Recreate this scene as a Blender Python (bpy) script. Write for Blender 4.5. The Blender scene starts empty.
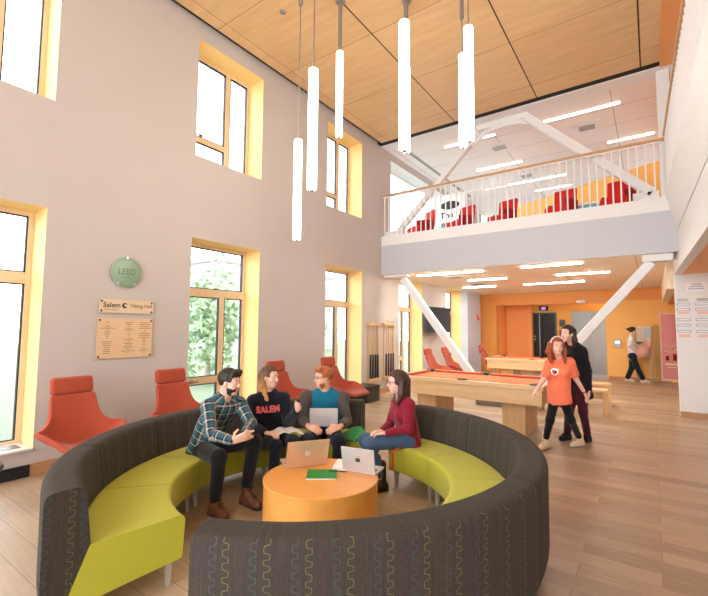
import bpy, bmesh, math, random
import numpy as np
from mathutils import Vector, Matrix
random.seed(4)
scene = bpy.context.scene
COL = scene.collection
PI = math.pi

# ------------------------------------------------------------------ tags
def tag(o, label=None, cat=None, group=None, kind=None):
    if label: o['label'] = label
    if cat: o['category'] = cat
    if group: o['group'] = group
    if kind: o['kind'] = kind
    return o

def empty(name, label, cat, loc=(0, 0, 0), rz=0.0, group=None):
    o = bpy.data.objects.new(name, None)
    o.empty_display_size = 0.1
    COL.objects.link(o)
    o.location = loc
    o.rotation_euler = (0, 0, rz)
    return tag(o, label, cat, group)

def copy_tree(o, parent=None):
    c = o.copy()
    COL.objects.link(c)
    if parent:
        c.parent = parent
    for ch in list(o.children):
        copy_tree(ch, c)
    return c

# ------------------------------------------------------------------ mesh builder
class MB:
    def __init__(self):
        self.v = []; self.f = []; self.m = []; self.uv = None; self.mi = 0
    def add(self, vs, fs, uvs=None):
        n = len(self.v)
        self.v += [tuple(p) for p in vs]
        for f in fs:
            self.f.append(tuple(i + n for i in f)); self.m.append(self.mi)
        if uvs is not None:
            if self.uv is None: self.uv = [(0, 0)] * n
            self.uv += list(uvs)
        elif self.uv is not None:
            self.uv += [(0, 0)] * len(vs)
        return self
    def box(self, a, b, M=None):
        x0, y0, z0 = a; x1, y1, z1 = b
        vs = [(x0,y0,z0),(x1,y0,z0),(x1,y1,z0),(x0,y1,z0),(x0,y0,z1),(x1,y0,z1),(x1,y1,z1),(x0,y1,z1)]
        if M is not None: vs = [M @ Vector(p) for p in vs]
        return self.add(vs, [(0,3,2,1),(4,5,6,7),(0,1,5,4),(1,2,6,5),(2,3,7,6),(3,0,4,7)])
    def cbox(self, c, s, M=None):
        return self.box([c[i]-s[i]/2 for i in range(3)], [c[i]+s[i]/2 for i in range(3)], M)
    def beam(self, a, b, w, h, up=(0,0,1)):
        a = Vector(a); b = Vector(b); d = (b-a).normalized(); s = d.cross(Vector(up)).normalized(); u = s.cross(d)
        vs = []
        for p in (a, b):
            for i, j in ((-1,-1),(1,-1),(1,1),(-1,1)):
                vs.append(p + s*(i*w/2) + u*(j*h/2))
        return self.add(vs, [(0,3,2,1),(4,5,6,7),(0,1,5,4),(1,2,6,5),(2,3,7,6),(3,0,4,7)])
    def tube(self, pts, r, n=12, cap=True):
        pts = [Vector(p) for p in pts]; k = len(pts)
        rs = r if isinstance(r, (list, tuple)) else [r]*k
        d0 = (pts[1]-pts[0]).normalized()
        ref = Vector((0,0,1)) if abs(d0.z) < .9 else Vector((1,0,0))
        s = d0.cross(ref).normalized(); vs = []; fs = []
        for i, p in enumerate(pts):
            d = (pts[min(i+1,k-1)]-pts[max(i-1,0)]).normalized()
            s = (s - d*s.dot(d)).normalized(); u = d.cross(s)
            for j in range(n):
                a = 2*PI*j/n
                vs.append(p + (s*math.cos(a)+u*math.sin(a))*rs[i])
        for i in range(k-1):
            for j in range(n):
                j2 = (j+1) % n
                fs.append((i*n+j, i*n+j2, (i+1)*n+j2, (i+1)*n+j))
        if cap:
            fs.append(tuple(range(n-1,-1,-1))); fs.append(tuple((k-1)*n+j for j in range(n)))
        return self.add(vs, fs)
    def lathe(self, prof, c=(0,0,0), n=32, M=None):
        vs = []; fs = []; k = len(prof)
        for r, z in prof:
            for j in range(n):
                a = 2*PI*j/n
                p = Vector((c[0]+r*math.cos(a), c[1]+r*math.sin(a), c[2]+z))
                vs.append(M @ p if M is not None else p)
        for i in range(k-1):
            for j in range(n):
                j2 = (j+1) % n
                fs.append((i*n+j, i*n+j2, (i+1)*n+j2, (i+1)*n+j))
        if prof[0][0] > 1e-6: fs.append(tuple(range(n-1,-1,-1)))
        if prof[-1][0] > 1e-6: fs.append(tuple((k-1)*n+j for j in range(n)))
        return self.add(vs, fs)
    def quad(self, a, b, c, d):
        return self.add([a,b,c,d], [(0,1,2,3)])
    def prism(self, pts, ext):
        n = len(pts); e = Vector(ext)
        vs = [Vector(p) for p in pts]+[Vector(p)+e for p in pts]
        fs = [tuple(range(n-1,-1,-1)), tuple(range(n,2*n))]+[(i,(i+1)%n,n+(i+1)%n,n+i) for i in range(n)]
        return self.add(vs, fs)
    def sweep(self, prof, a0, a1, n, c, off=None):
        """closed (r,z) profile swept about the vertical through c; uv = (arc length at r=1.7, height)"""
        k = len(prof); vs = []; uv = []; fs = []
        for i in range(n+1):
            a = a0+(a1-a0)*i/n
            for r, z in prof:
                if off: r += off(a)*min(1, max(0, (r-1.1)/.4))
                vs.append((c[0]+r*math.cos(a), c[1]+r*math.sin(a), z)); uv.append((a*1.7, z))
        for i in range(n):
            for j in range(k):
                j2 = (j+1) % k
                fs.append((i*k+j, i*k+j2, (i+1)*k+j2, (i+1)*k+j))
        base = len(vs)
        for i, flip in ((0, False), (n, True)):
            a = a0+(a1-a0)*i/n
            for r, z in prof:
                if off: r += off(a)*min(1, max(0, (r-1.1)/.4))
                vs.append((c[0]+r*math.cos(a), c[1]+r*math.sin(a), z)); uv.append((r+.02, z))
            idx = list(range(len(vs)-k, len(vs)))
            fs.append(tuple(idx if flip else idx[::-1]))
        return self.add(vs, fs, uv)
    def build(self, name, mat, parent=None, smooth=None, bevel=0, seg=2, fix=True):
        me = bpy.data.meshes.new(name)
        me.from_pydata([tuple(p) for p in self.v], [], self.f)
        mats = mat if isinstance(mat, (list, tuple)) else [mat]
        for m in mats: me.materials.append(m)
        if len(mats) > 1: me.polygons.foreach_set('material_index', self.m)
        if self.uv is not None:
            l = me.uv_layers.new(name='UVMap')
            li = np.empty(len(me.loops), dtype=np.int32); me.loops.foreach_get('vertex_index', li)
            l.data.foreach_set('uv', np.array(self.uv, dtype=np.float32)[li].ravel())
        if fix:
            bm = bmesh.new(); bm.from_mesh(me); bmesh.ops.recalc_face_normals(bm, faces=bm.faces); bm.to_mesh(me); bm.free()
        if smooth is not None:
            me.polygons.foreach_set('use_smooth', [True]*len(me.polygons))
            if smooth < 179: me.set_sharp_from_angle(angle=math.radians(smooth))
        o = bpy.data.objects.new(name, me)
        COL.objects.link(o)
        if parent: o.parent = parent
        if bevel:
            b = o.modifiers.new('b', 'BEVEL'); b.width = bevel; b.segments = seg; b.limit_method = 'ANGLE'; b.angle_limit = math.radians(40)
            if smooth is None:
                me.polygons.foreach_set('use_smooth', [True]*len(me.polygons)); b.harden_normals = True
        return o

def text_mesh(txt, size, M, name, mat, parent=None, extrude=.001, align='CENTER', bold=0, sx=1.0):
    cu = bpy.data.curves.new(name, 'FONT'); cu.body = txt; cu.size = size; cu.align_x = align; cu.align_y = 'CENTER'
    cu.extrude = extrude; cu.resolution_u = 3; cu.offset = bold
    t = bpy.data.objects.new('tmp', cu); COL.objects.link(t); bpy.context.view_layer.update()
    me = bpy.data.meshes.new_from_object(t.evaluated_get(bpy.context.evaluated_depsgraph_get()))
    bpy.data.objects.remove(t); bpy.data.curves.remove(cu)
    me.name = name
    me.transform(M @ Matrix.Diagonal((sx, 1, 1, 1)))
    me.materials.clear(); me.materials.append(mat)
    o = bpy.data.objects.new(name, me); COL.objects.link(o)
    if parent: o.parent = parent
    return o

def frame(o, x, y):
    """matrix with local x, y axes as given, origin o"""
    x = Vector(x).normalized(); y = Vector(y); y = (y-x*x.dot(y)).normalized(); z = x.cross(y)
    M = Matrix((x, y, z)).transposed().to_4x4(); M.translation = Vector(o)
    return M

# ------------------------------------------------------------------ materials
class NT:
    def __init__(self, name):
        self.mat = bpy.data.materials.new(name); self.mat.use_nodes = True
        self.t = self.mat.node_tree; self.n = self.t.nodes; self.l = self.t.links
        self.b = self.n['Principled BSDF']
    def new(self, k, **kw):
        x = self.n.new(k)
        for a, b in kw.items(): setattr(x, a, b)
        return x
    def put(self, sock, v):
        if isinstance(v, bpy.types.NodeSocket): self.l.new(v, sock)
        else: sock.default_value = v
    def m(self, op, *a):
        x = self.new('ShaderNodeMath', operation=op)
        for i, v in enumerate(a): self.put(x.inputs[i], v)
        return x.outputs[0]
    def mix(self, f, a, b, mode='MIX'):
        x = self.new('ShaderNodeMix', data_type='RGBA', blend_type=mode)
        self.put(x.inputs[0], f); self.put(x.inputs[6], c4(a)); self.put(x.inputs[7], c4(b))
        return x.outputs[2]
    def ramp(self, f, stops, interp='LINEAR'):
        x = self.new('ShaderNodeValToRGB'); cr = x.color_ramp; cr.interpolation = interp
        while len(cr.elements) < len(stops): cr.elements.new(.5)
        for e, (p, c) in zip(cr.elements, stops): e.position = p; e.color = c4(c)
        self.l.new(f, x.inputs[0]); return x.outputs[0]
    def coord(self, k='Object', scale=None, rot=None):
        x = self.new('ShaderNodeTexCoord').outputs[k]
        if scale or rot:
            mp = self.new('ShaderNodeMapping'); self.l.new(x, mp.inputs[0])
            if scale: mp.inputs['Scale'].default_value = scale
            if rot: mp.inputs['Rotation'].default_value = rot
            x = mp.outputs[0]
        return x
    def noise(self, v, s, d=2, out=0):
        x = self.new('ShaderNodeTexNoise'); self.l.new(v, x.inputs['Vector']); x.inputs['Scale'].default_value = s; x.inputs['Detail'].default_value = d
        return x.outputs[out]
    def bump(self, h, st=.3, dist=.01):
        x = self.new('ShaderNodeBump'); x.inputs['Strength'].default_value = st; x.inputs['Distance'].default_value = dist
        self.l.new(h, x.inputs['Height']); self.l.new(x.outputs[0], self.b.inputs['Normal'])
    def base(self, c, rough=.5, metal=0, spec=None):
        self.put(self.b.inputs['Base Color'], c4(c)); self.put(self.b.inputs['Roughness'], rough); self.b.inputs['Metallic'].default_value = metal
        if spec is not None: self.b.inputs['Specular IOR Level'].default_value = spec
def c4(c):
    return (*c, 1.0) if isinstance(c, (tuple, list)) and len(c) == 3 else c
def mul(c, k): return tuple(min(1, x*k) for x in c)
def sr(r, g, b):
    """sRGB 0-255 -> linear"""
    return tuple((x/255/12.92 if x/255 <= .04045 else ((x/255+.055)/1.055)**2.4) for x in (r, g, b))

def plain(name, c, rough=.5, metal=0, var=.06, scale=6, spec=None, bump=0):
    t = NT(name); n = t.noise(t.coord(), scale, 4)
    t.base(t.mix(n, mul(c, 1-var), mul(c, 1+var)), rough, metal, spec)
    if bump: t.bump(t.noise(t.coord(), 400, 2), bump, .002)
    return t.mat
def fabric(name, c, rough=.9, var=.12):
    t = NT(name); co = t.coord()
    w = t.noise(co, 260, 2); n = t.noise(co, 14, 3)
    t.base(t.mix(t.m('ADD', t.m('MULTIPLY', w, .5), t.m('MULTIPLY', n, .5)), mul(c, 1-var*1.6), mul(c, 1+var*1.6)), rough, 0, .25)
    t.b.inputs['Sheen Weight'].default_value = .15
    t.bump(w, .25, .003)
    return t.mat
def wood(name, c, c2, axis='X', rough=.45, sc=1.0, spec=.4):
    t = NT(name); s = {'X': (1.2, 9, 9), 'Y': (9, 1.2, 9), 'Z': (9, 9, 1.2)}[axis]
    co = t.coord('Object', tuple(x*sc for x in s))
    n = t.noise(co, 2.2, 6); n2 = t.noise(co, 12, 3)
    f = t.m('ADD', t.m('MULTIPLY', n, .7), t.m('MULTIPLY', n2, .3))
    t.base(t.ramp(f, [(.3, c2), (.7, c)]), rough, 0, spec)
    return t.mat
def emit(name, c, s):
    t = NT(name); t.n.remove(t.b); e = t.new('ShaderNodeEmission'); e.inputs[0].default_value = c4(c); e.inputs[1].default_value = s
    t.l.new(e.outputs[0], t.n['Material Output'].inputs[0]); return t.mat
def glass_mat(name, tint=(1, 1, 1), refl=.35):
    t = NT(name); t.n.remove(t.b)
    tr = t.new('ShaderNodeBsdfTransparent'); tr.inputs[0].default_value = c4(tint)
    gl = t.new('ShaderNodeBsdfGlossy'); gl.inputs['Roughness'].default_value = .02
    fr = t.new('ShaderNodeFresnel'); fr.inputs[0].default_value = 1.45
    mx = t.new('ShaderNodeMixShader')
    t.l.new(t.m('MULTIPLY', fr.outputs[0], refl), mx.inputs[0]); t.l.new(tr.outputs[0], mx.inputs[1]); t.l.new(gl.outputs[0], mx.inputs[2])
    t.l.new(mx.outputs[0], t.n['Material Output'].inputs[0]); return t.mat

def floor_mat():
    t = NT('floor_planks'); co = t.coord()
    br = t.new('ShaderNodeTexBrick'); t.l.new(co, br.inputs['Vector'])
    br.offset = .37; br.offset_frequency = 2
    for k, v in (('Scale', 1), ('Brick Width', 1.25), ('Row Height', .176), ('Mortar Size', .0028), ('Mortar Smooth', .1), ('Bias', 0)): br.inputs[k].default_value = v
    br.inputs['Color1'].default_value = (0, 0, 0, 1); br.inputs['Color2'].default_value = (1, 1, 1, 1); br.inputs['Mortar'].default_value = (.5, .5, .5, 1)
    g = t.noise(t.coord('Object', (1.6, 16, 1)), 2.5, 6)
    f = t.m('ADD', t.m('MULTIPLY', br.outputs['Color'], .38), t.m('MULTIPLY', g, .62))
    c = t.ramp(f, [(.2, sr(146, 124, 100)), (.5, sr(178, 153, 125)), (.85, sr(202, 177, 148))])
    c = t.mix(t.m('MULTIPLY', br.outputs['Fac'], .6), c, sr(112, 96, 82))
    t.base(c, t.m('ADD', .30, t.m('MULTIPLY', g, .2)), 0, .45)
    t.bump(t.m('SUBTRACT', 1, br.outputs['Fac']), .2, .002)
    return t.mat

def panel_mat(name, c, c2, w, h, gap, dark, ox=0, oy=0, grain=(.9, 7, 1), rough=.5):
    t = NT(name); co = t.coord()
    mp = t.new('ShaderNodeMapping'); t.l.new(co, mp.inputs[0]); mp.inputs['Location'].default_value = (ox, oy, 0)
    br = t.new('ShaderNodeTexBrick'); t.l.new(mp.outputs[0], br.inputs['Vector']); br.offset = 0; br.squash = 1
    for k, v in (('Scale', 1), ('Brick Width', w), ('Row Height', h), ('Mortar Size', gap), ('Mortar Smooth', .1), ('Bias', 0)): br.inputs[k].default_value = v
    br.inputs['Color1'].default_value = (0, 0, 0, 1); br.inputs['Color2'].default_value = (1, 1, 1, 1)
    g = t.noise(t.coord('Object', grain), 1.6, 6)
    f = t.m('ADD', t.m('MULTIPLY', br.outputs['Color'], .22), t.m('MULTIPLY', g, .78))
    c = t.mix(br.outputs['Fac'], t.ramp(f, [(.25, c2), (.75, c)]), dark)
    t.base(c, rough, 0, .4)
    return t.mat

def couch_mat():
    """dark brown fabric woven with columns of meandering coloured thread"""
    t = NT('couch_fabric')
    uv = t.new('ShaderNodeUVMap'); sp = t.new('ShaderNodeSeparateXYZ'); t.l.new(uv.outputs[0], sp.inputs[0])
    u, v = sp.outputs[0], sp.outputs[1]; s = .056; A = .0125; ge = t.new('ShaderNodeNewGeometry'); gs = t.new('ShaderNodeSeparateXYZ'); t.l.new(ge.outputs['Normal'], gs.inputs[0]); gz = gs.outputs[2]
    us = t.m('DIVIDE', u, s); cell = t.m('FLOOR', us)
    loc = t.m('MULTIPLY', t.m('SUBTRACT', t.m('SUBTRACT', us, cell), .5), s)
    wn = t.new('ShaderNodeTexWhiteNoise', noise_dimensions='1D'); t.l.new(cell, wn.inputs['W'])
    wob = t.new('ShaderNodeTexNoise', noise_dimensions='2D'); cb = t.new('ShaderNodeCombineXYZ'); t.l.new(cell, cb.inputs[0]); t.l.new(v, cb.inputs[1]); t.l.new(cb.outputs[0], wob.inputs['Vector']); wob.inputs['Scale'].default_value = 7
    ph = t.m('ADD', t.m('MULTIPLY', v, 2*PI/.052), t.m('ADD', t.m('MULTIPLY', wn.outputs[0], 6), t.m('MULTIPLY', wob.outputs[0], 5)))
    th = t.m('TANH', t.m('MULTIPLY', t.m('SINE', ph), 3.0))
    g = t.m('MULTIPLY', th, A)
    dg = t.m('MULTIPLY', t.m('MULTIPLY', t.m('COSINE', ph), t.m('SUBTRACT', 1, t.m('MULTIPLY', th, th))), A*3*2*PI/.052)
    d = t.m('DIVIDE', t.m('ABSOLUTE', t.m('SUBTRACT', loc, g)), t.m('SQRT', t.m('ADD', 1, t.m('MULTIPLY', dg, dg))))
    line = t.m('MULTIPLY', t.m('LESS_THAN', d, .0014), t.m('LESS_THAN', t.m('ABSOLUTE', gz), .82))
    md = t.m('DIVIDE', t.m('MODULO', t.m('ADD', cell, 300), 3), 3)
    col = t.ramp(t.m('ADD', md, .02), [(0, (.27, .27, .06)), (.32, (.15, .055, .05)), (.65, (.08, .14, .19))], 'CONSTANT')
    co = t.coord(); n = t.noise(t.coord('UV', (130, 4, 1)), 1.2, 3); w = t.noise(co, 240, 2)
    base = t.mix(t.m('ADD', t.m('MULTIPLY', n, .6), t.m('MULTIPLY', w, .4)), (.028, .025, .022), (.095, .083, .071))
    t.base(t.mix(t.m('MULTIPLY', line, .55), base, col), .95, 0, .1)
    t.b.inputs['Sheen Weight'].default_value = .03
    t.bump(w, .3, .003)
    return t.mat

def plaid_mat():
    t = NT('plaid_flannel')
    at = t.new('ShaderNodeAttribute', attribute_name='puv'); sp = t.new('ShaderNodeSeparateXYZ'); t.l.new(at.outputs['Vector'], sp.inputs[0])
    def band(s, off, w, per=.08):
        f = t.m('FRACT', t.m('ADD', t.m('DIVIDE', s, per), 50+off)); return t.m('LESS_THAN', t.m('ABSOLUTE', t.m('SUBTRACT', f, .5)), w)
    u, v = sp.outputs[0], sp.outputs[1]
    c = (.012, .016, .022)
    teal = t.m('MULTIPLY', t.m('ADD', band(u, 0, .20), band(v, 0, .20)), .42)
    c = t.mix(teal, c, (.03, .15, .22))
    wh = t.m('MULTIPLY', t.m('ADD', band(u, .42, .085), band(v, .42, .085)), .5)
    c = t.mix(wh, c, (.62, .60, .55))
    bl = t.m('MULTIPLY', t.m('ADD', band(u, .23, .03), band(v, .73, .03)), .5)
    c = t.mix(bl, c, (.35, .28, .18))
    t.base(c, .9, 0, .2)
    return t.mat

def screen_leaf(name, c1, c2):
    t = NT(name); n = t.noise(t.coord(), 3.5, 3)
    t.base(t.mix(n, c1, c2), .6, 0, .3); t.b.inputs['Subsurface Weight'].default_value = 0
    return t.mat

M = dict(
 floor=floor_mat(),
 wall=plain('wall_paint', sr(198, 189, 182), .7, var=.03, scale=2),
 white=plain('white_paint', sr(232, 231, 232), .6, var=.02),
 cool=plain('cool_white_paint', sr(192, 194, 202), .5, var=.02),
 bulk=plain('cream_paint', sr(238, 220, 196), .6, var=.02),
 reveal=plain('yellow_reveal_paint', sr(248, 212, 144), .55, var=.03),
 orange=plain('orange_wall_paint', sr(246, 186, 96), .55, var=.03),
 orange2=plain('deep_orange_paint', sr(232, 156, 76), .55, var=.03),
 orange3=plain('bright_orange_paint', sr(246, 166, 92), .5, var=.03),
 wframe=wood('window_frame_wood', sr(238, 216, 182), sr(226, 198, 160), 'Z', .45),
 gasket=plain('black_gasket', (.02, .025, .03), .5),
 glass=glass_mat('window_glass'),
 sill=plain('grey_sill', sr(205, 200, 195), .4, var=.03),
 base=wood('baseboard_wood', sr(196, 150, 108), sr(176, 130, 90), 'Y'),
 ceil=panel_mat('wood_ceiling_panels', sr(230, 194, 148), sr(212, 172, 124), 1.72, 1.45, .005, sr(140, 96, 58), ox=1.715+.86*0, oy=.55, grain=(.8, 6, 1)),
 tile=panel_mat('white_ceiling_panels', sr(240, 234, 232), sr(234, 228, 226), 2.4, .9, .006, sr(150, 135, 128), ox=.5),
 ltile=panel_mat('cream_ceiling_panels', sr(252, 240, 224), sr(248, 234, 216), 1.7, 1.75, .006, sr(190, 165, 140), ox=.2),
 dark=plain('gap_shade_and_joint_black', (.012, .010, .009), .8),  # near-black for panel joints and grille, also painted shade in the ceiling gaps
 black=plain('black_plastic', (.012, .012, .013), .35),
 chrome=plain('brushed_steel', (.55, .56, .57), .3, 1, var=.05),
 steel=plain('elevator_steel', (.26, .27, .28), .45, .7, var=.12, scale=3),
 greymetal=plain('grey_metal', sr(150, 146, 142), .4, .6),
 couch=couch_mat(),
 lime=fabric('lime_fabric', sr(188, 190, 62), .9, .06),
 chair=fabric('burnt_orange_fabric', sr(172, 76, 52), .9, .07),
 red=fabric('red_fabric', sr(206, 38, 36), .9, .07),
 darkred=fabric('dark_red_fabric', sr(150, 22, 26), .9, .07),
 table=wood('table_laminate', sr(240, 174, 92), sr(230, 158, 76), 'X', .35, .6),
 maple=wood('maple_wood', sr(232, 198, 152), sr(214, 176, 128), 'X', .4, .8),
 maplez=wood('maple_wood_upright', sr(228, 190, 142), sr(208, 166, 116), 'Z', .4, .8),
 oak=wood('handrail_wood', sr(206, 164, 118), sr(186, 142, 96), 'X', .4),
 felt=fabric('orange_felt', sr(236, 136, 62), .95, .03),
 felt2=fabric('red_orange_cushion_felt', sr(214, 84, 36), .95, .03),
 skin=plain('skin', sr(236, 190, 168), .5, var=.05, scale=20),
 skin2=plain('ruddy_skin', sr(232, 176, 150), .5, var=.06, scale=20),
 lips=plain('lips', sr(190, 100, 92), .45), eyew=plain('eye_white', (.75, .73, .70), .25), iris=plain('iris', (.02, .014, .01), .2),
 plaid=plaid_mat(),
 navy=fabric('navy_fleece', (.008, .011, .022), .9, .1), denimdk=fabric('dark_denim', (.010, .013, .024), .9, .15),
 blackcl=fabric('black_cloth', (.008, .008, .010), .9, .1),
 jeans=fabric('blue_denim', sr(74, 98, 130), .9, .2), teal=fabric('teal_jersey', sr(20, 112, 140), .9, .06),
 greycl=fabric('charcoal_jersey', sr(84, 76, 74), .9, .08), maroon=fabric('maroon_knit', sr(140, 26, 48), .9, .1),
 coral=fabric('coral_jersey', sr(250, 128, 92), .9, .04), plum=fabric('plum_trousers', sr(74, 20, 40), .9, .1),
 whitecl=fabric('white_knit', sr(236, 230, 226), .9, .04), pink=fabric('pink_bag_cloth', sr(250, 192, 176), .8, .05),
 brownlea=plain('brown_leather', sr(104, 62, 40), .5, var=.15, scale=30), creamlea=plain('cream_leather', sr(228, 206, 172), .5, var=.06, scale=30),
 darklea=plain('dark_boot_leather', (.03, .018, .014), .45, var=.2, scale=30),
 paper=plain('white_paper', sr(245, 243, 240), .6, var=.01), green=plain('green_cover', sr(22, 150, 62), .4, var=.05),
 gold=plain('tan_sign_plate', sr(226, 202, 168), .4, var=.03), signgreen=plain('frosted_green_glass', sr(146, 174, 146), .3, var=.04),
 ink=plain('dark_ink', (.03, .025, .02), .6), inkgreen=plain('etched_green', sr(88, 128, 98), .5), inkbrown=plain('etched_brown', sr(150, 116, 84), .6),
 silver=plain('silver_aluminium', sr(206, 206, 212), .35, .3, var=.02), copper=plain('rose_silver_lid', sr(222, 190, 160), .3, .35, var=.03),
 screen=plain('dark_screen', (.008, .009, .010), .35, spec=.25), logo=plain('dark_logo', (.05, .05, .06), .4), logol=plain('pale_logo', sr(240, 232, 220), .3),
 redweb=fabric('red_webbing', sr(200, 62, 32), .8, .05), pinktxt=fabric('red_applique', sr(230, 110, 112), .8, .05),
 brick=plain('outdoor_brick', sr(150, 112, 100), .9, var=.1), outwall=plain('outdoor_pale_wall', sr(170, 168, 164), .9, var=.05), lawn=plain('lawn', sr(100, 112, 88), .95, var=.15, scale=3),
 outglass=plain('outdoor_window', sr(120, 135, 150), .2),
 leaf=screen_leaf('leaves', sr(140, 166, 128), sr(184, 202, 168)), bark=plain('bark', sr(160, 150, 138), .9, var=.2),
 poster=plain('pink_poster', sr(228, 146, 146), .5, var=.12, scale=3), pframe=plain('cream_frame', sr(240, 214, 178), .5),
 olive=plain('olive_panel', sr(186, 142, 70), .5), matgrey=plain('grey_landing', sr(140, 140, 146), .5),
 blueink=plain('pale_blue_strip', sr(150, 170, 205), .6), salmon=plain('salmon_strip', sr(240, 190, 170), .6), aqua=plain('aqua_fabric', sr(130, 200, 205), .8),
 lampglass=emit('lamp_glow', (1.0, .95, .86), 9.0), tubeglow=emit('linear_glow', (1.0, .97, .94), 10.0), tubeglow2=emit('linear_glow_warm', (1.0, .95, .87), 70.0),
 legmetal=plain('satin_steel', sr(196, 194, 190), .35, .4),
 screenlit=emit('lit_display', (.5, .3, .6), .6),
)
# ------------------------------------------------------------------ the setting
XW, XB, YB, YN, YF = -5.47, -5.92, 8.83, -6.0, 16.1     # left wall face / outside face, balcony front, near end, far wall
ZC = 6.23                                               # atrium ceiling
def struct(o, label, cat):
    return tag(o, label, cat, None, 'structure')

def wall_with_holes(name, holes, y0, y1, z0, z1, label):
    ys = sorted({y0, y1, *[h[0] for h in holes], *[h[1] for h in holes]}); zs = sorted({z0, z1, *[h[2] for h in holes], *[h[3] for h in holes]})
    mb = MB()
    for i in range(len(ys)-1):
        for j in range(len(zs)-1):
            yc, zc = (ys[i]+ys[i+1])/2, (zs[j]+zs[j+1])/2
            if any(h[0] < yc < h[1] and h[2] < zc < h[3] for h in holes): continue
            a, b, c, d = ys[i], ys[i+1], zs[j], zs[j+1]
            mb.quad((XW,a,c), (XW,b,c), (XW,b,d), (XW,a,d)); mb.quad((XB,a,c), (XB,a,d), (XB,b,d), (XB,b,c))
    mb.quad((XW,y0,z1), (XW,y1,z1), (XB,y1,z1), (XB,y0,z1)); mb.quad((XW,y0,z0), (XB,y0,z0), (XB,y0,z1), (XW,y0,z1)); mb.quad((XW,y1,z0), (XW,y1,z1), (XB,y1,z1), (XB,y1,z0))
    for a, b, c, d in holes:
        mb.mi = 2 if c > 3.9 and a > 9 else 1
        mb.quad((XW,a,c), (XW,a,d), (XB,a,d), (XB,a,c)); mb.quad((XW,b,c), (XB,b,c), (XB,b,d), (XW,b,d))
        mb.quad((XW,a,d), (XW,b,d), (XB,b,d), (XB,a,d))
        mb.quad((XW,a,c), (XB,a,c), (XB,b,c), (XW,b,c))
    o = mb.build(name, [M['wall'], M['reveal'], M['white']], fix=False)
    return struct(o, label, 'wall')

LOW = [(1.745+3.1*k-1.29, 1.745+3.1*k, .27, 2.92) for k in range(-2, 5)]
LOW = [(a, b+.02*(i-2), c, d) for i, (a, b, c, d) in enumerate(LOW)]
UPP = [(1.76+3.1*k-1.29, 1.76+3.1*k, 4.17, 5.99) for k in range(-2, 3)]
GLZ = [(9.3, 13.6, 4.0, 6.02)]
wall_with_holes('wall_left', LOW+UPP+GLZ, YN, YF+.5, 0, 6.5, 'tall warm grey wall with two rows of deep yellow window openings')

def window(n, y0, y1, z0, z1, upper, label):
    xo, xi, t = -5.90, -5.84, .055
    root = empty('window_%d' % n, label, 'window', (xo, (y0+y1)/2, z0)); root['kind'] = 'structure'
    ox, oy, oz = root.location
    def L(a, b): return ((a[0]-ox, a[1]-oy, a[2]-oz), (b[0]-ox, b[1]-oy, b[2]-oz))
    fr = MB()
    def bar(a, b): fr.box(*L(a, b))
    bar((xo,y0,z0), (xi,y0+t,z1)); bar((xo,y1-t,z0), (xi,y1,z1)); bar((xo,y0+t,z1-t), (xi,y1-t,z1)); bar((xo,y0+t,z0), (xi,y1-t,z0+t))
    gk = MB(); panes = MB()
    def pane(a, b, c, d):
        g = .014
        for p, q in (((a,c),(a+g,d)), ((b-g,c),(b,d)), ((a+g,c),(b-g,c+g)), ((a+g,d-g),(b-g,d))):
            gk.box(*L((xo+.012, p[0], p[1]), (xi-.004, q[0], q[1])))
        panes.box(*L((xo+.028, a+.004, c+.004), (xo+.034, b-.004, d-.004)))
    ym = y0+(y1-y0)*.60
    if upper:
        bar((xo,ym,z0+t), (xi,ym+.10,z1-t)); zt = z0+.40
        bar((xo,y0+t,zt), (xi,ym,zt+.09))
        pane(y0+t, ym, zt+.09, z1-t); pane(y0+t, ym, z0+t, zt); pane(ym+.10, y1-t, z0+t, z1-t)
        hz = zt+.09
    else:
        zt = 2.08; bar((xo,y0+t,zt), (xi,y1-t,zt+.13)); bar((xo,ym,z0+t), (xi,ym+.10,zt)); zl = .70
        bar((xo,y0+t,zl), (xi,ym,zl+.11))
        pane(y0+t, y1-t, zt+.13, z1-t); pane(y0+t, ym, zl+.11, zt); pane(y0+t, ym, z0+t, zl); pane(ym+.10, y1-t, z0+t, zt)
        hz = zl+.02
    fr.build('window_frame', M['wframe'], root, bevel=.004)
    gk.build('glazing_gasket', M['gasket'], root)
    panes.build('glass_pane', M['glass'], root)
    h = MB(); h.box(*L((xi, y0+.28, hz), (xi+.02, y0+.34, hz+.05))).box(*L((xi+.02, y0+.20, hz+.015), (xi+.035, y0+.42, hz+.035))); h.build('window_handle', M['greymetal'], root, bevel=.004)
    if not upper:
        s = MB(); s.box(*L((xi, y0+.002, z0), (XW+.03, y1-.002, z0+.025))); s.build('window_sill', M['sill'], root, bevel=.005)
        if n == 3:
            g = MB()
            for i in range(16): g.box(*L((xi+.10+i*.012, y1-.62, z0+.0255), (xi+.106+i*.012, y1-.08, z0+.030)))
            g.build('sill_grille', M['greymetal'], root)
wl = {1: 'lower window behind the camera, farthest back', 2: 'lower window before the one at the picture edge', 3: 'tall lower window at the left edge with a yellow reveal',
      4: 'tall lower window with a leafy view behind the man in plaid', 5: 'tall lower window beside the cue racks with its yellow reveal', 6: 'lower window just behind the white sloping brace', 7: 'farthest lower window, beside the wall television'}
for i, h in enumerate(LOW): window(i+1, *h, False, wl[i+1])
wu = {0: 'upper window behind the camera, farthest back', 1: 'upper window before the one at the top corner', 2: 'upper window at the top left corner', 3: 'upper two-light window above the red-haired group, nearest the pendants', 4: 'upper window nearest the balcony'}
for i, h in enumerate(UPP): window(i+8, *h, True, wu[i])

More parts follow.
